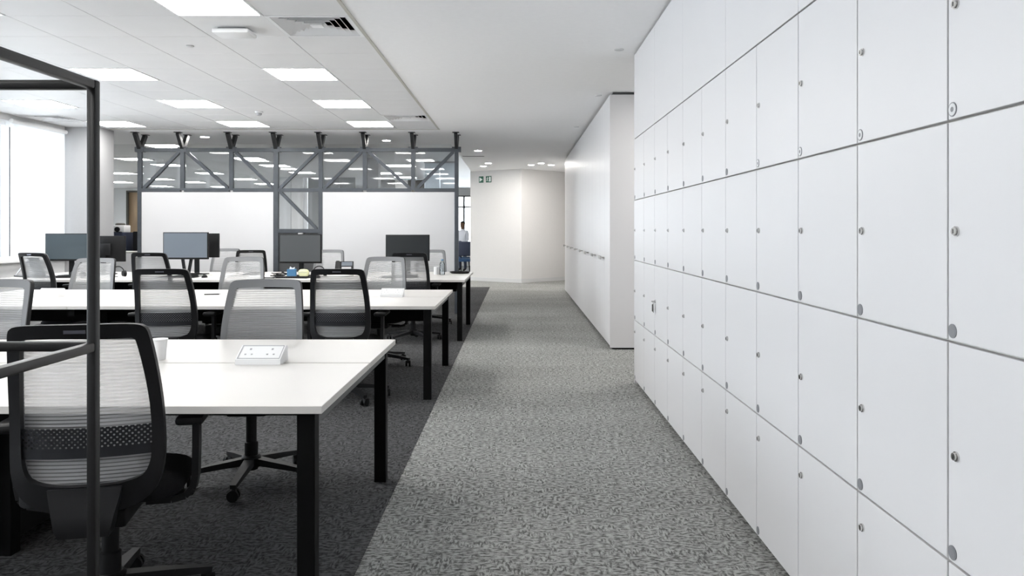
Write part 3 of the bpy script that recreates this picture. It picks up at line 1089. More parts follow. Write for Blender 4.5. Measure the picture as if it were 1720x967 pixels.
mech_me = mm_.mesh('tilt_mechanism', 'plastic_black', 40)


def seat_mesh():
    nx, ny = 16, 16
    vs, fs = [], []
    for layer in (0, 1):
        for j in range(ny + 1):
            for i in range(nx + 1):
                u, v = -1 + 2 * i / nx, -1 + 2 * j / ny
                # squircle mapping to round the corners
                r = max(abs(u), abs(v))
                ang_ = math.atan2(v, u) if r else 0
                n_ = 5.0
                rad = (abs(math.cos(ang_)) ** n_ + abs(math.sin(ang_)) ** n_) ** (-1 / n_)
                x, y = rad * r * math.cos(ang_) * 0.245, rad * r * math.sin(ang_) * 0.235 + 0.045
                edge = max(0, r - 0.72) / 0.28
                if layer == 0:
                    z = 0.478 - 0.034 * edge ** 2 - 0.010 * (1 - min(1, r / 0.7)) - (0.02 * max(0, v - 0.5) / 0.5)
                else:
                    z = 0.408 + 0.012 * edge ** 2
                vs.append((x, y, z))
    n = (nx + 1) * (ny + 1)
    for layer in (0, 1):
        for j in range(ny):
            for i in range(nx):
                a = layer * n + j * (nx + 1) + i
                fs.append((a, a + 1, a + nx + 2, a + nx + 1))
    rim = [(i, 0) for i in range(nx)] + [(nx, j) for j in range(ny)] + [(i, ny) for i in range(nx, 0, -1)] + [(0, j) for j in range(ny, 0, -1)]
    for (i, j), (i2, j2) in zip(rim, rim[1:] + rim[:1]):
        a, b2 = j * (nx + 1) + i, j2 * (nx + 1) + i2
        fs.append((a, b2, b2 + n, a + n))
    return MB().add(vs, fs).mesh('seat', 'fabric_black', 60)


seat_me = seat_mesh()


def arm_meshes(s):
    post = MB()
    path = [(0.12, 0.372), (0.20, 0.372), (0.245, 0.382), (0.268, 0.405), (0.277, 0.45), (0.279, 0.55), (0.279, 0.648)]
    for (xa, za), (xb, zb) in zip(path, path[1:]):
        post.bar((s * xa, -0.01, za), (s * xb, -0.01, zb), 0.050, 0.022, (s, 0, 0.001) if abs(zb - za) > abs(xb - xa) else (0, 0, 1))
    pad = MB().rbox(s * 0.275 - 0.045, s * 0.275 + 0.045, -0.13, 0.12, 0.645, 0.674, 0.012, 2)
    return post.mesh('arm_post', 'plastic_dark', 40), pad.mesh('arm_pad', 'plastic_black', 40)


arms = [arm_meshes(-1), arm_meshes(1)]
col_me = MB().lathe([(0.034, 0.06), (0.034, 0.20), (0.027, 0.205), (0.027, 0.345)], 16).mesh('gas_column', 'plastic_black', 40)
hub_me = MB().lathe([(0.042, 0.072), (0.050, 0.085), (0.050, 0.125), (0.040, 0.135)], 20).mesh('hub', 'plastic_black', 40)
leg_me = MB()
leg_me.bar((0.03, 0, 0.105), (0.20, 0, 0.088), 0.050, 0.036, wx2=0.040, wy2=0.028)
leg_me.bar((0.20, 0, 0.088), (0.325, 0, 0.072), 0.040, 0.028, wx2=0.028, wy2=0.020)
leg_me = leg_me.mesh('base_leg', 'plastic_dark', 40)
cm = MB()
for s in (-1, 1):
    n = 16
    cm.prism([(0.028 * math.cos(2 * PI * k / n), 0.030 + 0.028 * math.sin(2 * PI * k / n)) for k in range(n)], 'x', s * 0.007, s * 0.024)
cm.prism([(0.018 * math.cos(PI * k / 8), 0.036 + 0.026 * math.sin(PI * k / 8)) for k in range(9)], 'x', -0.008, 0.008)
cm.tube([(0, 0, 0.05), (0, 0, 0.075)], 0.008)
caster_me = cm.mesh('caster', 'plastic_black', 40)
lev = MB()
lev.tube([(0.09, 0.03, 0.378), (0.19, 0.035, 0.374), (0.225, 0.035, 0.372)], 0.006, 6)
lev.rbox(0.205, 0.262, 0.018, 0.056, 0.365, 0.378, 0.004, 1)
lever_r = lev.mesh('lever', 'plastic_black', 40)
lev2 = MB()
lev2.tube([(-0.09, 0.03, 0.378), (-0.19, 0.035, 0.374), (-0.225, 0.035, 0.372)], 0.006, 6)
lev2.rbox(-0.262, -0.205, 0.018, 0.056, 0.365, 0.378, 0.004, 1)
lever_l = lev2.mesh('lever', 'plastic_black', 40)


def make_chair():
    t = thing('task_chair', 'x', 'chair')
    bf = place(frame_me, 'back_frame', t)
    place(badge_me, 'badge', bf)
    place(cover_me, 'front_cover', t)['label'] = 'grey fabric edge on the front of the backrest'
    place(mesh_me, 'back_mesh', t)['label'] = 'light grey ribbed see-through mesh'
    place(lum_me, 'lumbar_support', t)
    place(tail_me, 'back_stem', t)
    place(seat_me, 'seat', t)
    mc = place(mech_me, 'tilt_mechanism', t)
    place(lever_r, 'lever', mc)
    place(lever_l, 'lever', mc)
    for a, b2 in arms:
        ap = place(a, 'arm_post', t)
        place(b2, 'arm_pad', ap)
    place(col_me, 'gas_column', t)
    place(hub_me, 'hub', t)
    for k in range(5):
        a = 2 * PI * k / 5 + PI / 2
        lg = place(leg_me, 'base_leg', t)
        lg.rotation_euler = (0, 0, a)
        cs = place(caster_me, 'caster', lg, (0.312, 0, 0))
        cs.rotation_euler = (0, 0, 0.6 * math.sin(k * 2.4))
    return t


proto = make_chair()
R = math.radians
# x, y of the base centre, heading, dz of back (seat lift is folded into scale 1), label
CH = [
    (-1.388, 2.645, 12, 'large black-framed mesh task chair in the left foreground, back to the viewer', 0.0),
    (-1.375, 4.010, 180 + 4, 'grey-faced mesh task chair across the nearest desk, facing the viewer', 0.006),
    (-2.900, 4.010, 180 - 3, 'grey-faced mesh task chair across nearest desk, cut by left frame edge', 0.006),
    (-2.615, 5.960, 4, 'black-framed mesh chair at near side of middle desk, left one', 0.0),
    (-1.310, 5.950, 1, 'black-framed mesh chair at near side of middle desk, right one', 0.0),
    (-4.220, 7.460, 180, 'grey-faced mesh chair at far side of middle desk, left one behind foreground post', 0.0),
    (-2.715, 7.450, 180 + 3, 'grey-faced mesh chair at far side of middle desk, centre one', 0.012),
    (-1.325, 7.460, 180 - 2, 'grey-faced mesh chair at far side of middle desk, right one', 0.012),
    (-5.400, 9.060, -16, 'black-framed mesh chair turned aslant at the far desk, leftmost', 0.025),
    (-4.180, 9.080, 2, 'black-framed mesh chair at far desk before the bluish grey monitor', 0.025),
    (-3.84, 11.20, 18, 'black-framed mesh chair beyond far desk facing the left whiteboard', 0.0),
    (-1.215, 9.080, 0, 'black-framed mesh chair at far desk before the black monitor on the right', 0.025),
    (-4.40, 11.42, 178, 'grey-faced mesh chair against the left whiteboard, peeking out beside the twin monitors', 0.0),
    (-2.660, 10.720, 180, 'grey-faced mesh chair across far desk, beside the desk phone', 0.0),
    (-1.215, 10.720, 180, 'grey-faced mesh chair across far desk at its right end', 0.0),
]
for i, (x, y, a, lab, dz) in enumerate(CH):
    t = proto if i == 0 else copy_tree(proto)
    t.location = (x, y, 0.003)
    t.rotation_euler = (0, 0, R(a))
    t['label'] = lab
    t['group'] = 'mesh task chairs'
    if dz:      # seat raised a little on its column
        for ch in t.children:
            if not (ch.name.startswith(('base_leg', 'hub', 'gas_column', 'arm_post'))):
                ch.location.z += dz

# ================================================================== FOREGROUND TUBE FRAME
fx, fy = -0.930, 1.70
t = thing('tube_frame', 'black steel tube frame in the left foreground, cut by the frame edge', 'metal frame', (fx, fy, 0))
TB = 0.021
ZTOP, ZMID = 1.618, 1.044
for px_, py_ in ((0, 0), (-1.6, 0), (0, -1.5), (-1.6, -1.5)):
    MB().rbox(px_ - TB / 2, px_ + TB / 2, py_ - TB / 2, py_ + TB / 2, 0.0, ZTOP + TB / 2, 0.004, 2).build('post', 'tube_black', t, 40)
for z in (ZTOP, ZMID, 0.03):
    for py_ in (0, -1.5):
        MB().rbox(-1.6 + TB / 2, -TB / 2, py_ - TB / 2, py_ + TB / 2, z - TB / 2, z + TB / 2, 0.005, 2).build('rail', 'tube_black', t, 40)
    for px_ in (0, -1.6):
        MB().rbox(px_ - TB / 2, px_ + TB / 2, -1.5 + TB / 2, -TB / 2, z - TB / 2, z + TB / 2, 0.005, 2).build('rail', 'tube_black', t, 40)

# ================================================================== THINGS ON THE DESKS


def power_box(x, y, label, wx=0.195):
    """flip-up socket box: low front lip, sloping face towards -Y"""
    t = thing('power_module', label, 'power module', (x, y, HT), 0, 'white power modules on the desks')
    MB().prism([(-0.055, 0.0), (-0.055, 0.022), (0.035, 0.072), (0.055, 0.066), (0.06, 0.0)], 'x', -wx / 2, wx / 2).build('housing', 'white_plastic', t)
    d_ = Vector((0, 0.09, 0.05)).normalized()
    n_ = Vector((0, -0.05, 0.09)).normalized()
    o_ = Vector((0, -0.055, 0.022))
    L_ = 0.103

    def slab(name, mm, x0, x1, v0, v1, h0, h1):
        vs = [o_ + d_ * v + n_ * h + Vector((xx, 0, 0)) for h in (h0, h1) for v in (v0, v1) for xx in (x0, x1)]
        MB().add(vs, [(0, 2, 3, 1), (4, 5, 7, 6), (0, 1, 5, 4), (2, 6, 7, 3), (0, 4, 6, 2), (1, 3, 7, 5)]).build(name, mm, t)
    a = wx / 2 - 0.006
    for x0, x1, v0, v1 in ((-a, a, 0.006, 0.010), (-a, a, L_ - 0.008, L_ - 0.004), (-a, -a + 0.003, 0.010, L_ - 0.008), (a - 0.003, a, 0.010, L_ - 0.008)):
        slab('face_seam', 'grey_plastic', x0, x1, v0, v1, 0.0002, 0.0010)
    for sx in (-0.05, 0.045):
        slab('socket', 'grey_plastic', sx - 0.004, sx + 0.004, 0.068, 0.078, 0.0002, 0.0012)
        slab('socket', 'grey_plastic', sx - 0.018, sx - 0.010, 0.034, 0.040, 0.0002, 0.0012)
        slab('socket', 'grey_plastic', sx + 0.010, sx + 0.018, 0.034, 0.040, 0.0002, 0.0012)


power_box(-1.115, 3.385, 'white power module on the desk nearest the viewer')
power_box(-1.08, 6.72, 'white power module on the middle desk beside a grey chair')
power_box(-4.05, 6.72, 'white power module on the middle desk near the left post')

cup = thing('plastic_cup', 'white translucent cup on nearest desk, half hidden by the foreground chair', 'cup', (-1.605, 3.47, HT))
MB().lathe([(0.030, 0.0), (0.033, 0.05), (0.037, 0.088), (0.034, 0.088), (0.030, 0.05), (0.027, 0.006)], 20).build('beaker', 'white_plastic', cup, 40)
MB().lathe([(0.036, 0.086), (0.0395, 0.088), (0.0395, 0.092), (0.036, 0.092)], 20).build('rim', 'white_plastic', cup, 40)
pn = thing('pen', 'dark pen lying on the middle desk', 'pen', (-2.72, 6.92, HT + 0.005), 0.3)
MB().tube([(-0.07, 0, 0), (0.055, 0, 0)], 0.005, 8).build('barrel', 'plastic_black', pn, 40)
MB().tube([(0.055, 0, 0), (0.07, 0, 0)], [0.005, 0.001], 8).build('tip', 'chrome', pn)


def monitor(x, y, w_, h_, zt, mm, label, yaw=0.0, tilt=0.0, vstand=False, webcam=False):
    """screen towards -Y"""
    t = thing('monitor', label, 'monitor', (x, y, HT), yaw, 'desk monitors')
    zt -= HT
    zb = zt - h_
    hd = MB().rbox(-w_ / 2, w_ / 2, -0.02, 0.02, zb, zt, 0.004, 2).build('housing', 'plastic_black', t, 40)
    sc = MB().box(-w_ / 2 + 0.010, w_ / 2 - 0.010, -0.022, -0.020, zb + 0.022, zt - 0.010).build('screen', mm, hd)
    MB().rbox(-0.10, 0.10, 0.02, 0.045, zb + h_ * 0.25, zt - h_ * 0.3, 0.008, 2).build('rear_cover', 'plastic_dark', hd, 40)
    if vstand:
        for s in (-1, 1):
            MB().bar((s * 0.065, 0.03, zb + 0.07), (s * 0.02, 0.02, 0.012), 0.035, 0.02, (0, 1, 0)).build('stand_arm', 'plastic_black', t)
    else:
        MB().bar((0, 0.035, zb + 0.10), (0, 0.03, 0.01), 0.06, 0.02, (0, 1, 0)).build('stand_arm', 'plastic_black', t)
    MB().rbox(-0.12, 0.12, -0.09, 0.10, 0.0, 0.012, 0.005, 1).build('stand_base', 'plastic_black', t, 40)
    if webcam:
        MB().rbox(-0.03, 0.03, -0.02, 0.015, zt, zt + 0.018, 0.005, 2).build('webcam', 'grey_plastic', t, 40)
    return t


monitor(-5.64, 9.78, 0.60, 0.345, 1.255, 'screen_green', 'wide dark monitor at far desk behind the leftmost black chair', 0.05)
monitor(-5.385, 10.12, 0.55, 0.335, 1.222, 'screen_dark', 'dark monitor turned away, half hidden behind the wide monitor at left', PI - 0.06)
monitor(-4.17, 9.76, 0.565, 0.34, 1.270, 'screen_blue', 'bluish grey monitor on a V-shaped stand before the left whiteboard', 0, 0, True)
monitor(-4.17, 10.12, 0.55, 0.315, 1.255, 'screen_dark', 'dark monitor turned away behind the bluish grey monitor', PI + 0.05)
monitor(-2.725, 9.76, 0.535, 0.365, 1.245, 'screen_grey', 'grey monitor with webcam before the middle bay of the truss', -0.05, 0, False, True)
monitor(-1.375, 9.76, 0.55, 0.33, 1.240, 'screen_dark', 'black monitor at far desk before the right whiteboard', 0.02)


def keyboard(x, y, label, yaw=0.0):
    t = thing('keyboard', label, 'keyboard', (x, y, HT), yaw, 'black keyboards')
    MB().prism([(-0.07, 0.0), (0.07, 0.0), (0.07, 0.016), (-0.07, 0.008)], 'x', -0.22, 0.22).build('case', 'plastic_black', t)
    m_ = MB()
    for r in range(5):
        for k in range(15):
            x0 = -0.212 + k * 0.0283
            y0 = -0.062 + r * 0.0255
            z0 = 0.008 + (y0 + 0.075) / 0.14 * 0.008
            m_.box(x0, x0 + 0.023, y0, y0 + 0.020, z0, z0 + 0.006)
    tag(m_.build('keys', 'plastic_dark', t), kind='stuff')


keyboard(-4.12, 9.42, 'black keyboard in front of the bluish grey monitor', 0.03)
keyboard(-2.72, 9.33, 'black keyboard in front of the grey monitor with webcam', -0.08)
keyboard(-1.42, 9.40, 'black keyboard in front of the black monitor on the right')
keyboard(-5.62, 9.40, 'black keyboard in front of the wide monitor at left', 0.05)


def mouse(x, y, label):
    t = thing('computer_mouse', label, 'mouse', (x, y, HT), 0, 'black mice')
    vs, fs = [], []
    n, r = 14, 5
    for i in range(r + 1):
        e = i / r
        for k in range(n):
            a = 2 * PI * k / n
            q = math.cos(e * PI / 2 * 0.92)
            vs.append((0.032 * q * math.cos(a), 0.055 * q * math.sin(a), 0.036 * math.sin(e * PI / 2)))
    for i in range(r):
        for k in range(n):
            fs.append((i * n + k, i * n + (k + 1) % n, (i + 1) * n + (k + 1) % n, (i + 1) * n + k))
    fs.append(tuple(reversed(range(n))))
    fs.append(tuple(range(r * n, r * n + n)))
    MB().add(vs, fs).build('shell', 'plastic_black', t, 60)
    MB().tube([(-0.003, 0.03, 0.031), (0.003, 0.03, 0.031)], 0.007, 10).build('scroll_wheel', 'grey_plastic', t)


mouse(-3.80, 9.42, 'black computer mouse beside the keyboard of the bluish grey monitor')
mouse(-2.40, 9.34, 'black computer mouse beside the keyboard of the webcam monitor')


def desk_phone(x, y, yaw, label):
    t = thing('desk_phone', label, 'telephone', (x, y, HT), yaw, 'desk phones')
    MB().prism([(-0.10, 0.0), (0.11, 0.0), (0.09, 0.165), (0.06, 0.17), (-0.10, 0.03)], 'x', -0.115, 0.115).build('base', 'plastic_black', t)
    sl = math.atan2(0.14, 0.16)

    def on(u, v0, v1, w0, w1, name, mm):
        m_ = MB()
        n_ = Vector((0, -math.sin(sl), math.cos(sl)))
        d_ = Vector((0, math.cos(sl), math.sin(sl)))
        o_ = Vector((0, -0.10, 0.03))
        p0 = o_ + d_ * v0 + n_ * u
        p1 = o_ + d_ * v1 + n_ * u
        m_.bar(p0 + Vector(((w0 + w1) / 2, 0, 0)), p1 + Vector(((w0 + w1) / 2, 0, 0)), w1 - w0, 0.012, n_)
        return m_.build(name, mm, t)
    on(0.004, 0.12, 0.19, -0.035, 0.10, 'display', 'screen_blue')
    on(0.003, 0.02, 0.10, -0.03, 0.09, 'keypad', 'grey_plastic')
    on(0.018, 0.005, 0.20, -0.105, -0.06, 'handset', 'plastic_dark')


desk_phone(-2.24, 10.05, 0.15, 'black desk phone between the webcam monitor and a far chair')
# phone or notebook on a slanted stand at the window end
t = thing('laptop_stand', 'grey laptop propped open on a slanted stand at the far left desk end', 'laptop', (-6.05, 9.62, HT), R(-35))
MB().rbox(-0.16, 0.16, -0.12, 0.12, 0.0, 0.018, 0.004, 1).build('base', 'steel_grey', t)
MB().bar((0, 0.115, 0.014), (0, 0.03, 0.235), 0.32, 0.012, (0, 1, 0)).build('lid', 'steel_grey', t)
MB().bar((-0.13, -0.11, 0.016), (-0.13, 0.04, 0.22), 0.03, 0.008, (0, 1, 0)).build('strut', 'grey_plastic', t)
# clutter below the webcam monitor
t = thing('tissue_box', 'small blue box among the clutter under the webcam monitor', 'box', (-2.79, 9.60, HT), 0.2)
MB().rbox(-0.055, 0.055, -0.05, 0.05, 0, 0.095, 0.005, 1).build('carton', 'blue_plastic', t)
MB().prism([(-0.03, 0.095), (0.03, 0.095), (0.038, 0.12), (0.005, 0.108), (-0.02, 0.128)], 'y', -0.004, 0.004).build('tissue', 'paper', t)
t = thing('soft_pouch', 'small pale yellow pouch under the webcam monitor', 'pouch', (-2.64, 9.59, HT), -0.2)
vs, fs = [], []
for i in range(9):
    e = -PI / 2 + PI * i / 8
    for k in range(14):
        a = 2 * PI * k / 14
        vs.append((0.075 * math.cos(e) ** 0.6 * math.cos(a) if i not in (0, 8) else 0.004 * math.cos(a), (0.035 * math.cos(e) ** 0.6 if i not in (0, 8) else 0.004) * math.sin(a), 0.048 + 0.048 * math.sin(e)))
for i in range(8):
    for k in range(14):
        fs.append((i * 14 + k, i * 14 + (k + 1) % 14, (i + 1) * 14 + (k + 1) % 14, (i + 1) * 14 + k))
fs += [tuple(reversed(range(14))), tuple(range(112, 126))]
MB().add(vs, fs).build('bag', 'yellow_soft', t, 60)
MB().tube([(-0.06, -0.034, 0.055), (0, -0.037, 0.06), (0.06, -0.034, 0.055)], 0.003, 6).build('zip', 'grey_plastic', t)


def headset(x, y, label, yaw):
    t = thing('headset', label, 'headset', (x, y, HT), yaw, 'black headsets')
    MB().tube([(0.075 * math.cos(a), 0, 0.045 + 0.085 * math.sin(a)) for a in [PI * k / 12 for k in range(13)]], 0.006, 6).build('headband', 'plastic_black', t, 40)
    for s in (-1, 1):
        MB().tube([(s * 0.055, 0, 0.040), (s * 0.090, 0, 0.040)], [0.034, 0.040], 14).build('earpad', 'plastic_black', t, 40)
    MB().tube([(-0.09, 0, 0.03), (-0.08, -0.06, 0.012), (-0.05, -0.10, 0.010)], 0.004, 6).build('microphone_boom', 'plastic_black', t, 40)


headset(-2.46, 9.63, 'black headset lying under the right corner of the webcam monitor', 0.4)
headset(-4.92, 9.55, 'black headset standing on far desk left of the bluish grey monitor', 0.9)
headset(-5.30, 9.35, 'black headset on far desk right of the leftmost black chair', -0.4)


def cable(x, y, label, seed):
    rng = random.Random(seed)
    t = thing('cable_coil', label, 'cable', (x, y, HT), 0, 'tangled black cables')
    pts, a = [], rng.random() * 6
    for k in range(46):
        a += 0.55
        r = 0.05 + 0.03 * math.sin(k * 0.37 + seed)
        pts.append((1.7 * r * math.cos(a) + 0.02 * math.sin(k * 0.9), r * math.sin(a), 0.006 + 0.0009 * k + 0.004 * math.sin(k * 1.7)))
    pts = catmull(pts, 2)
    MB().tube(pts, 0.005, 6).build('cord', 'plastic_black', t, 60)
    e_ = Vector(pts[-1])
    MB().rbox(e_.x - 0.012, e_.x + 0.012, e_.y - 0.03, e_.y + 0.01, e_.z - 0.008, e_.z + 0.008, 0.003, 1).build('plug', 'plastic_dark', t)


cable(-2.95, 9.66, 'tangled black cable left of the small blue box on far desk', 1)
cable(-4.02, 9.58, 'tangled black cable below the bluish grey monitor', 2)
cable(-3.36, 9.80, 'tangled black cable on far desk between bluish monitor and webcam monitor', 5)
t = thing('notebook', 'closed black notebook on far desk behind the black-framed chair', 'notebook', (-2.93, 9.13, HT), 0.25)
MB().box(-0.075, 0.075, -0.105, 0.105, 0.0, 0.003).build('cover', 'plastic_black', t)
MB().box(-0.072, 0.073, -0.102, 0.102, 0.003, 0.014).build('pages', 'paper', t)
MB().box(-0.075, 0.075, -0.105, 0.105, 0.014, 0.017).build('cover', 'plastic_black', t)
# papers
for (x, y, yaw, n, lab) in ((-3.12, 9.35, 0.35, 4, 'stack of white papers on far desk left of the webcam keyboard'),
                            (-2.19, 9.66, -0.2, 3, 'white papers lying in front of the desk phone'),
                            (-3.62, 9.62, 0.1, 5, 'white paper pad right of the bluish grey monitor')):
    t = thing('paper_stack', lab, 'papers', (x, y, HT), yaw, 'paper stacks on the far desk')
    for k in range(n):
        s = MB().box(-0.105, 0.105, -0.148, 0.148, 0.006 * k + 0.0005, 0.006 * k + 0.006).build('sheet', 'paper', t)
        s.rotation_euler = (0, 0, 0.05 * math.sin(k * 2.1))
# cup, bottle and tray at the right end of the far desk
t = thing('mug', 'white mug beside the clear bottle at the right end of far desk', 'mug', (-1.045, 10.10, HT))
MB().lathe([(0.034, 0.0), (0.038, 0.01), (0.038, 0.10), (0.035, 0.10), (0.034, 0.012)], 20).build('body', 'white_plastic', t, 40)
MB().tube([(0.036 + 0.026 * math.sin(a), 0, 0.055 + 0.028 * math.cos(a)) for a in [PI * k / 8 for k in range(9)]], 0.005, 6).build('handle', 'white_plastic', t, 40)
t = thing('water_bottle', 'clear plastic water bottle at the right end of far desk', 'bottle', (-0.965, 10.02, HT))
MB().lathe([(0.033, 0.0), (0.036, 0.01), (0.036, 0.10), (0.031, 0.115), (0.036, 0.13), (0.030, 0.155), (0.014, 0.175), (0.014, 0.185)], 18).build('flask', 'glass_bottle', t, 40)
MB().lathe([(0.016, 0.184), (0.016, 0.20)], 14).build('cap', 'blue_plastic', t)
t = thing('serving_tray', 'flat black tray at the far right desk corner by the truss post', 'tray', (-0.76, 10.35, HT), 0.1)
MB().lathe([(0.115, 0.0), (0.13, 0.012), (0.137, 0.022), (0.132, 0.022), (0.122, 0.010), (0.0005, 0.008)], 24).build('dish', 'plastic_black', t, 40)
MB().tube([(0.134 * math.cos(a), 0.134 * math.sin(a), 0.022) for a in [2 * PI * k / 24 for k in range(25)]], 0.003, 6).build('rim', 'plastic_dark', t, 40)

# ================================================================== FAR CORNERS
# dark cabinet with a white coffee machine beyond the pillar
t = thing('storage_cabinet', 'dark navy cabinet beyond the pillar at the left end of the truss', 'cabinet', (-7.17, 14.0, 0))
MB().rbox(-0.135, 0.135, -0.2, 0.25, 0.03, 1.255, 0.005, 1).build('body', 'navy', t)
for x0, x1 in ((-0.13, -0.002), (0.002, 0.13)):
    dd = MB().rbox(x0, x1, -0.218, -0.201, 0.04, 1.245, 0.002, 1).build('door', 'navy', t)
    MB().box((x0 + x1) / 2 - 0.03, (x0 + x1) / 2 - 0.02, -0.232, -0.218, 0.65, 0.75).build('handle', 'chrome', dd)
MB().box(-0.13, 0.13, -0.19, 0.24, 0, 0.03).build('plinth', 'steel_black', t)
t = thing('coffee_machine', 'white machine with dark lid and spout on the navy cabinet', 'machine', (-7.17, 14.0, 1.255))
MB().rbox(-0.12, 0.12, -0.10, 0.14, 0, 0.13, 0.015, 2).build('body', 'white_plastic', t, 40)
MB().lathe([(0.085, 0.13), (0.085, 0.155), (0.06, 0.17)], 20).build('lid', 'door_dark', t, 40)
MB().tube([(0, -0.101, 0.055), (0, -0.125, 0.055)], 0.045, 18).build('spout_recess', 'plastic_black', t, 40)
MB().box(-0.08, 0.08, -0.16, -0.10, 0.0, 0.012).build('drip_tray', 'plastic_black', t)
t = thing('storage_cabinet', 'low black cabinet at the left end of the whiteboard', 'cabinet', (-6.80, 14.2, 0))
MB().rbox(-0.14, 0.14, -0.2, 0.2, 0.03, 1.27, 0.005, 1).build('body', 'steel_black', t)
dd = MB().rbox(-0.135, 0.135, -0.218, -0.201, 0.04, 1.26, 0.002, 1).build('door', 'plastic_dark', t)
MB().box(-0.12, -0.108, -0.232, -0.218, 0.65, 0.77).build('handle', 'chrome', dd)
MB().box(-0.13, 0.13, -0.19, 0.19, 0, 0.03).build('plinth', 'steel_black', t)
t = thing('potted_plant', 'small dark potted plant on the black cabinet by the door', 'plant', (-6.85, 14.15, 1.27))
MB().lathe([(0.035, 0.0), (0.045, 0.06), (0.048, 0.062), (0.040, 0.062), (0.038, 0.05)], 16).build('pot', 'grey_plastic', t, 40)
random.seed(3)
for k in range(14):
    a = k * 2.4
    e = 0.35 + 0.5 * random.random()
    L_ = 0.09 + 0.05 * random.random()
    d_ = Vector((math.cos(a) * math.cos(e), math.sin(a) * math.cos(e), math.sin(e)))
    s_ = d_.cross(Vector((0, 0, 1))).normalized()
    o_ = Vector((0, 0, 0.055))
    vs = [o_, o_ + d_ * L_ * 0.5 + s_ * 0.020, o_ + d_ * L_ + Vector((0, 0, -0.01)), o_ + d_ * L_ * 0.5 - s_ * 0.020]
    vs2 = [v_ + Vector((0, 0, 0.0025)) for v_ in vs]
    MB().add(vs + vs2, [(0, 1, 2, 3), (7, 6, 5, 4), (0, 4, 5, 1), (1, 5, 6, 2), (2, 6, 7, 3), (3, 7, 4, 0)]).build('leaf', 'leaf', t)
# white printer table between
t = thing('side_unit', 'small white unit beside the left end of the truss', 'side unit', (-6.42, 12.75, 0))
MB().rbox(-0.19, 0.19, -0.2, 0.2, 0.02, 0.93, 0.006, 1).build('body', 'white_plastic', t)
MB().rbox(-0.2, 0.2, -0.21, 0.21, 0.93, 0.95, 0.004, 1).build('top', 'desk_white', t)
for z0, z1 in ((0.04, 0.47), (0.48, 0.92)):
    dd = MB().rbox(-0.185, 0.185, -0.216, -0.2, z0, z1, 0.002, 1).build('drawer', 'desk_edge', t)
    MB().box(-0.04, 0.04, -0.228, -0.216, z1 - 0.05, z1 - 0.04).build('handle', 'grey_plastic', dd)


# navy chairs seen past the right end of the truss
def navy_chair(x, y, yaw, label):
    t = thing('upholstered_chair', label, 'chair', (x, y, 0), yaw, 'navy chairs behind the truss')
    MB().rbox(-0.24, 0.24, -0.22, 0.24, 0.42, 0.50, 0.03, 3).build('seat', 'navy_mid', t, 50)
    MB().rbox(-0.23, 0.23, -0.27, -0.20, 0.58, 0.98, 0.03, 3).build('backrest', 'navy', t, 50)
    for sx in (-1, 1):
        MB().tube([(sx * 0.2, -0.24, 0.62), (sx * 0.2, -0.21, 0.45), (sx * 0.22, -0.24, 0.0)], 0.012, 8).build('leg', 'steel_black', t, 40)
        MB().tube([(sx * 0.2, 0.20, 0.43), (sx * 0.22, 0.23, 0.0)], 0.012, 8).build('leg', 'steel_black', t, 40)


navy_chair(-1.50, 21.6, 0.2, 'navy upholstered chair seen past the right truss post, nearer one')
navy_chair(-1.70, 22.9, -0.5, 'navy upholstered chair seen past the right truss post, closer to the person')


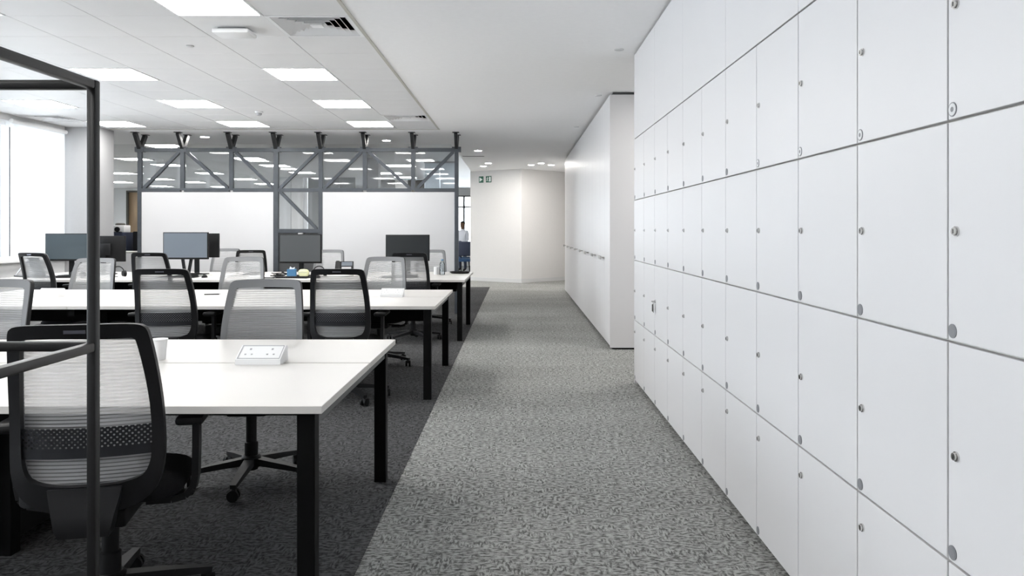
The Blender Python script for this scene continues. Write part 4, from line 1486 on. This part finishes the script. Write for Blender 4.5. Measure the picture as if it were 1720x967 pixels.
# standing person far behind
def person(x, y, yaw):
    t = thing('person', 'person in a pale shirt and dark trousers standing far behind the truss', 'person', (x, y, 0), yaw)
    me = bpy.data.meshes.new('body')
    J = {
        'pel': ((0, 0, 0.84), 0.125), 'waist': ((0, 0.01, 0.96), 0.12), 'chest': ((0, 0.0, 1.15), 0.135), 'neck0': ((0, -0.01, 1.28), 0.065),
        'neck': ((0, 0.0, 1.34), 0.050), 'head0': ((0, 0.012, 1.42), 0.072), 'head1': ((0, 0.010, 1.49), 0.080), 'head2': ((0, 0.0, 1.535), 0.058)}
    for s, n_ in ((-1, 'l'), (1, 'r')):
        J['sh' + n_] = ((s * 0.17, 0, 1.245), 0.058)
        J['el' + n_] = ((s * 0.215, 0.02, 1.00), 0.043)
        J['wr' + n_] = ((s * 0.19, 0.16, 0.86), 0.030)
        J['pa' + n_] = ((s * 0.180, 0.22, 0.83), 0.030)
        J['hi' + n_] = ((s * 0.085, 0, 0.79), 0.085)
        J['kn' + n_] = ((s * 0.095, 0.015, 0.44), 0.058)
        J['an' + n_] = ((s * 0.10, -0.01, 0.085), 0.042)
        J['to' + n_] = ((s * 0.11, 0.13, 0.035), 0.034)
        for k in range(4):
            J['f%d%s' % (k, n_)] = ((s * (0.196 - 0.018 * k), 0.29 + 0.006 * (1 - abs(k - 1.5)), 0.80), 0.009)
        J['th' + n_] = ((s * 0.140, 0.245, 0.825), 0.010)
    keys = list(J)
    E = [('pel', 'waist'), ('waist', 'chest'), ('chest', 'neck0'), ('neck0', 'neck'), ('neck', 'head0'), ('head0', 'head1'), ('head1', 'head2')]
    for n_ in 'lr':
        E += [('chest', 'sh' + n_), ('sh' + n_, 'el' + n_), ('el' + n_, 'wr' + n_), ('wr' + n_, 'pa' + n_), ('pel', 'hi' + n_), ('hi' + n_, 'kn' + n_),
              ('kn' + n_, 'an' + n_), ('an' + n_, 'to' + n_), ('wr' + n_, 'th' + n_)]
        E += [('pa' + n_, 'f%d%s' % (k, n_)) for k in range(4)]
    me.from_pydata([J[k][0] for k in keys], [(keys.index(a), keys.index(b2)) for a, b2 in E], [])
    o = bpy.data.objects.new('body', me)
    C.objects.link(o)
    o.parent = t
    sk = o.modifiers.new('skin', 'SKIN')
    sk.use_smooth_shade = True
    for i, k in enumerate(keys):
        r = J[k][1]
        me.skin_vertices[0].data[i].radius = (r * (1.25 if k in ('chest', 'waist', 'pel') else 1), r)
        me.skin_vertices[0].data[i].use_root = (k == 'pel')
    su = o.modifiers.new('subdiv', 'SUBSURF')
    su.levels = su.render_levels = 2
    # clothing by height on the figure itself: trousers, shirt, skin
    m_ = mat('figure_cloth', (0.5, 0.5, 0.5), 0.8)
    n, l, p_ = nodes(m_)
    tc = n.new('ShaderNodeTexCoord')
    sp = n.new('ShaderNodeSeparateXYZ')
    l.new(tc.outputs['Object'], sp.inputs[0])
    cr = n.new('ShaderNodeValToRGB')
    cr.color_ramp.interpolation = 'CONSTANT'
    mr = n.new('ShaderNodeMapRange')
    mr.inputs['From Max'].default_value = 1.6
    l.new(sp.outputs['Z'], mr.inputs[0])
    l.new(mr.outputs[0], cr.inputs[0])
    e = cr.color_ramp.elements
    e[0].position, e[0].color = 0.0, (0.012, 0.012, 0.014, 1)
    e[1].position, e[1].color = 0.06, (0.02, 0.025, 0.05, 1)
    for pos, col in ((0.535, (0.72, 0.74, 0.80, 1)), (0.825, (0.20, 0.11, 0.07, 1))):
        q = e.new(pos)
        q.color = col
    l.new(cr.outputs[0], p_.inputs['Base Color'])
    me.materials.append(m_)
    # hair cap, facial features
    vs, fs = [], []
    for i in range(7):
        el = -0.25 + (PI / 2 + 0.25) * i / 6
        for k in range(16):
            a = 2 * PI * k / 16
            low = 0.35 if math.sin(a) > 0.3 else 0
            e2 = max(el, low)
            vs.append((0.084 * math.cos(e2) * math.cos(a), -0.004 + 0.092 * math.cos(e2) * math.sin(a), 1.495 + 0.085 * math.sin(e2)))
    for i in range(6):
        for k in range(16):
            fs.append((i * 16 + k, i * 16 + (k + 1) % 16, (i + 1) * 16 + (k + 1) % 16, (i + 1) * 16 + k))
    MB().add(vs, fs).build('hair', 'hair', t, 60)
    MB().tube([(0, 0.080, 1.485), (0, 0.098, 1.455), (0, 0.082, 1.448)], [0.008, 0.013, 0.008], 8).build('nose', 'skin', t, 60)
    for s in (-1, 1):
        MB().lathe([(0.002, -0.008), (0.009, 0.0), (0.002, 0.008)], 10, (s * 0.030, 0.078, 1.487)).build('eye', 'hair', t, 60)
        MB().rbox(s * 0.078 - 0.008, s * 0.078 + 0.008, -0.012, 0.014, 1.45, 1.50, 0.005, 2).build('ear', 'skin', t, 60)
    MB().rbox(-0.022, 0.022, 0.070, 0.082, 1.418, 1.426, 0.002, 1).build('mouth', 'hair', t)


person(-1.70, 24.3, R(150))
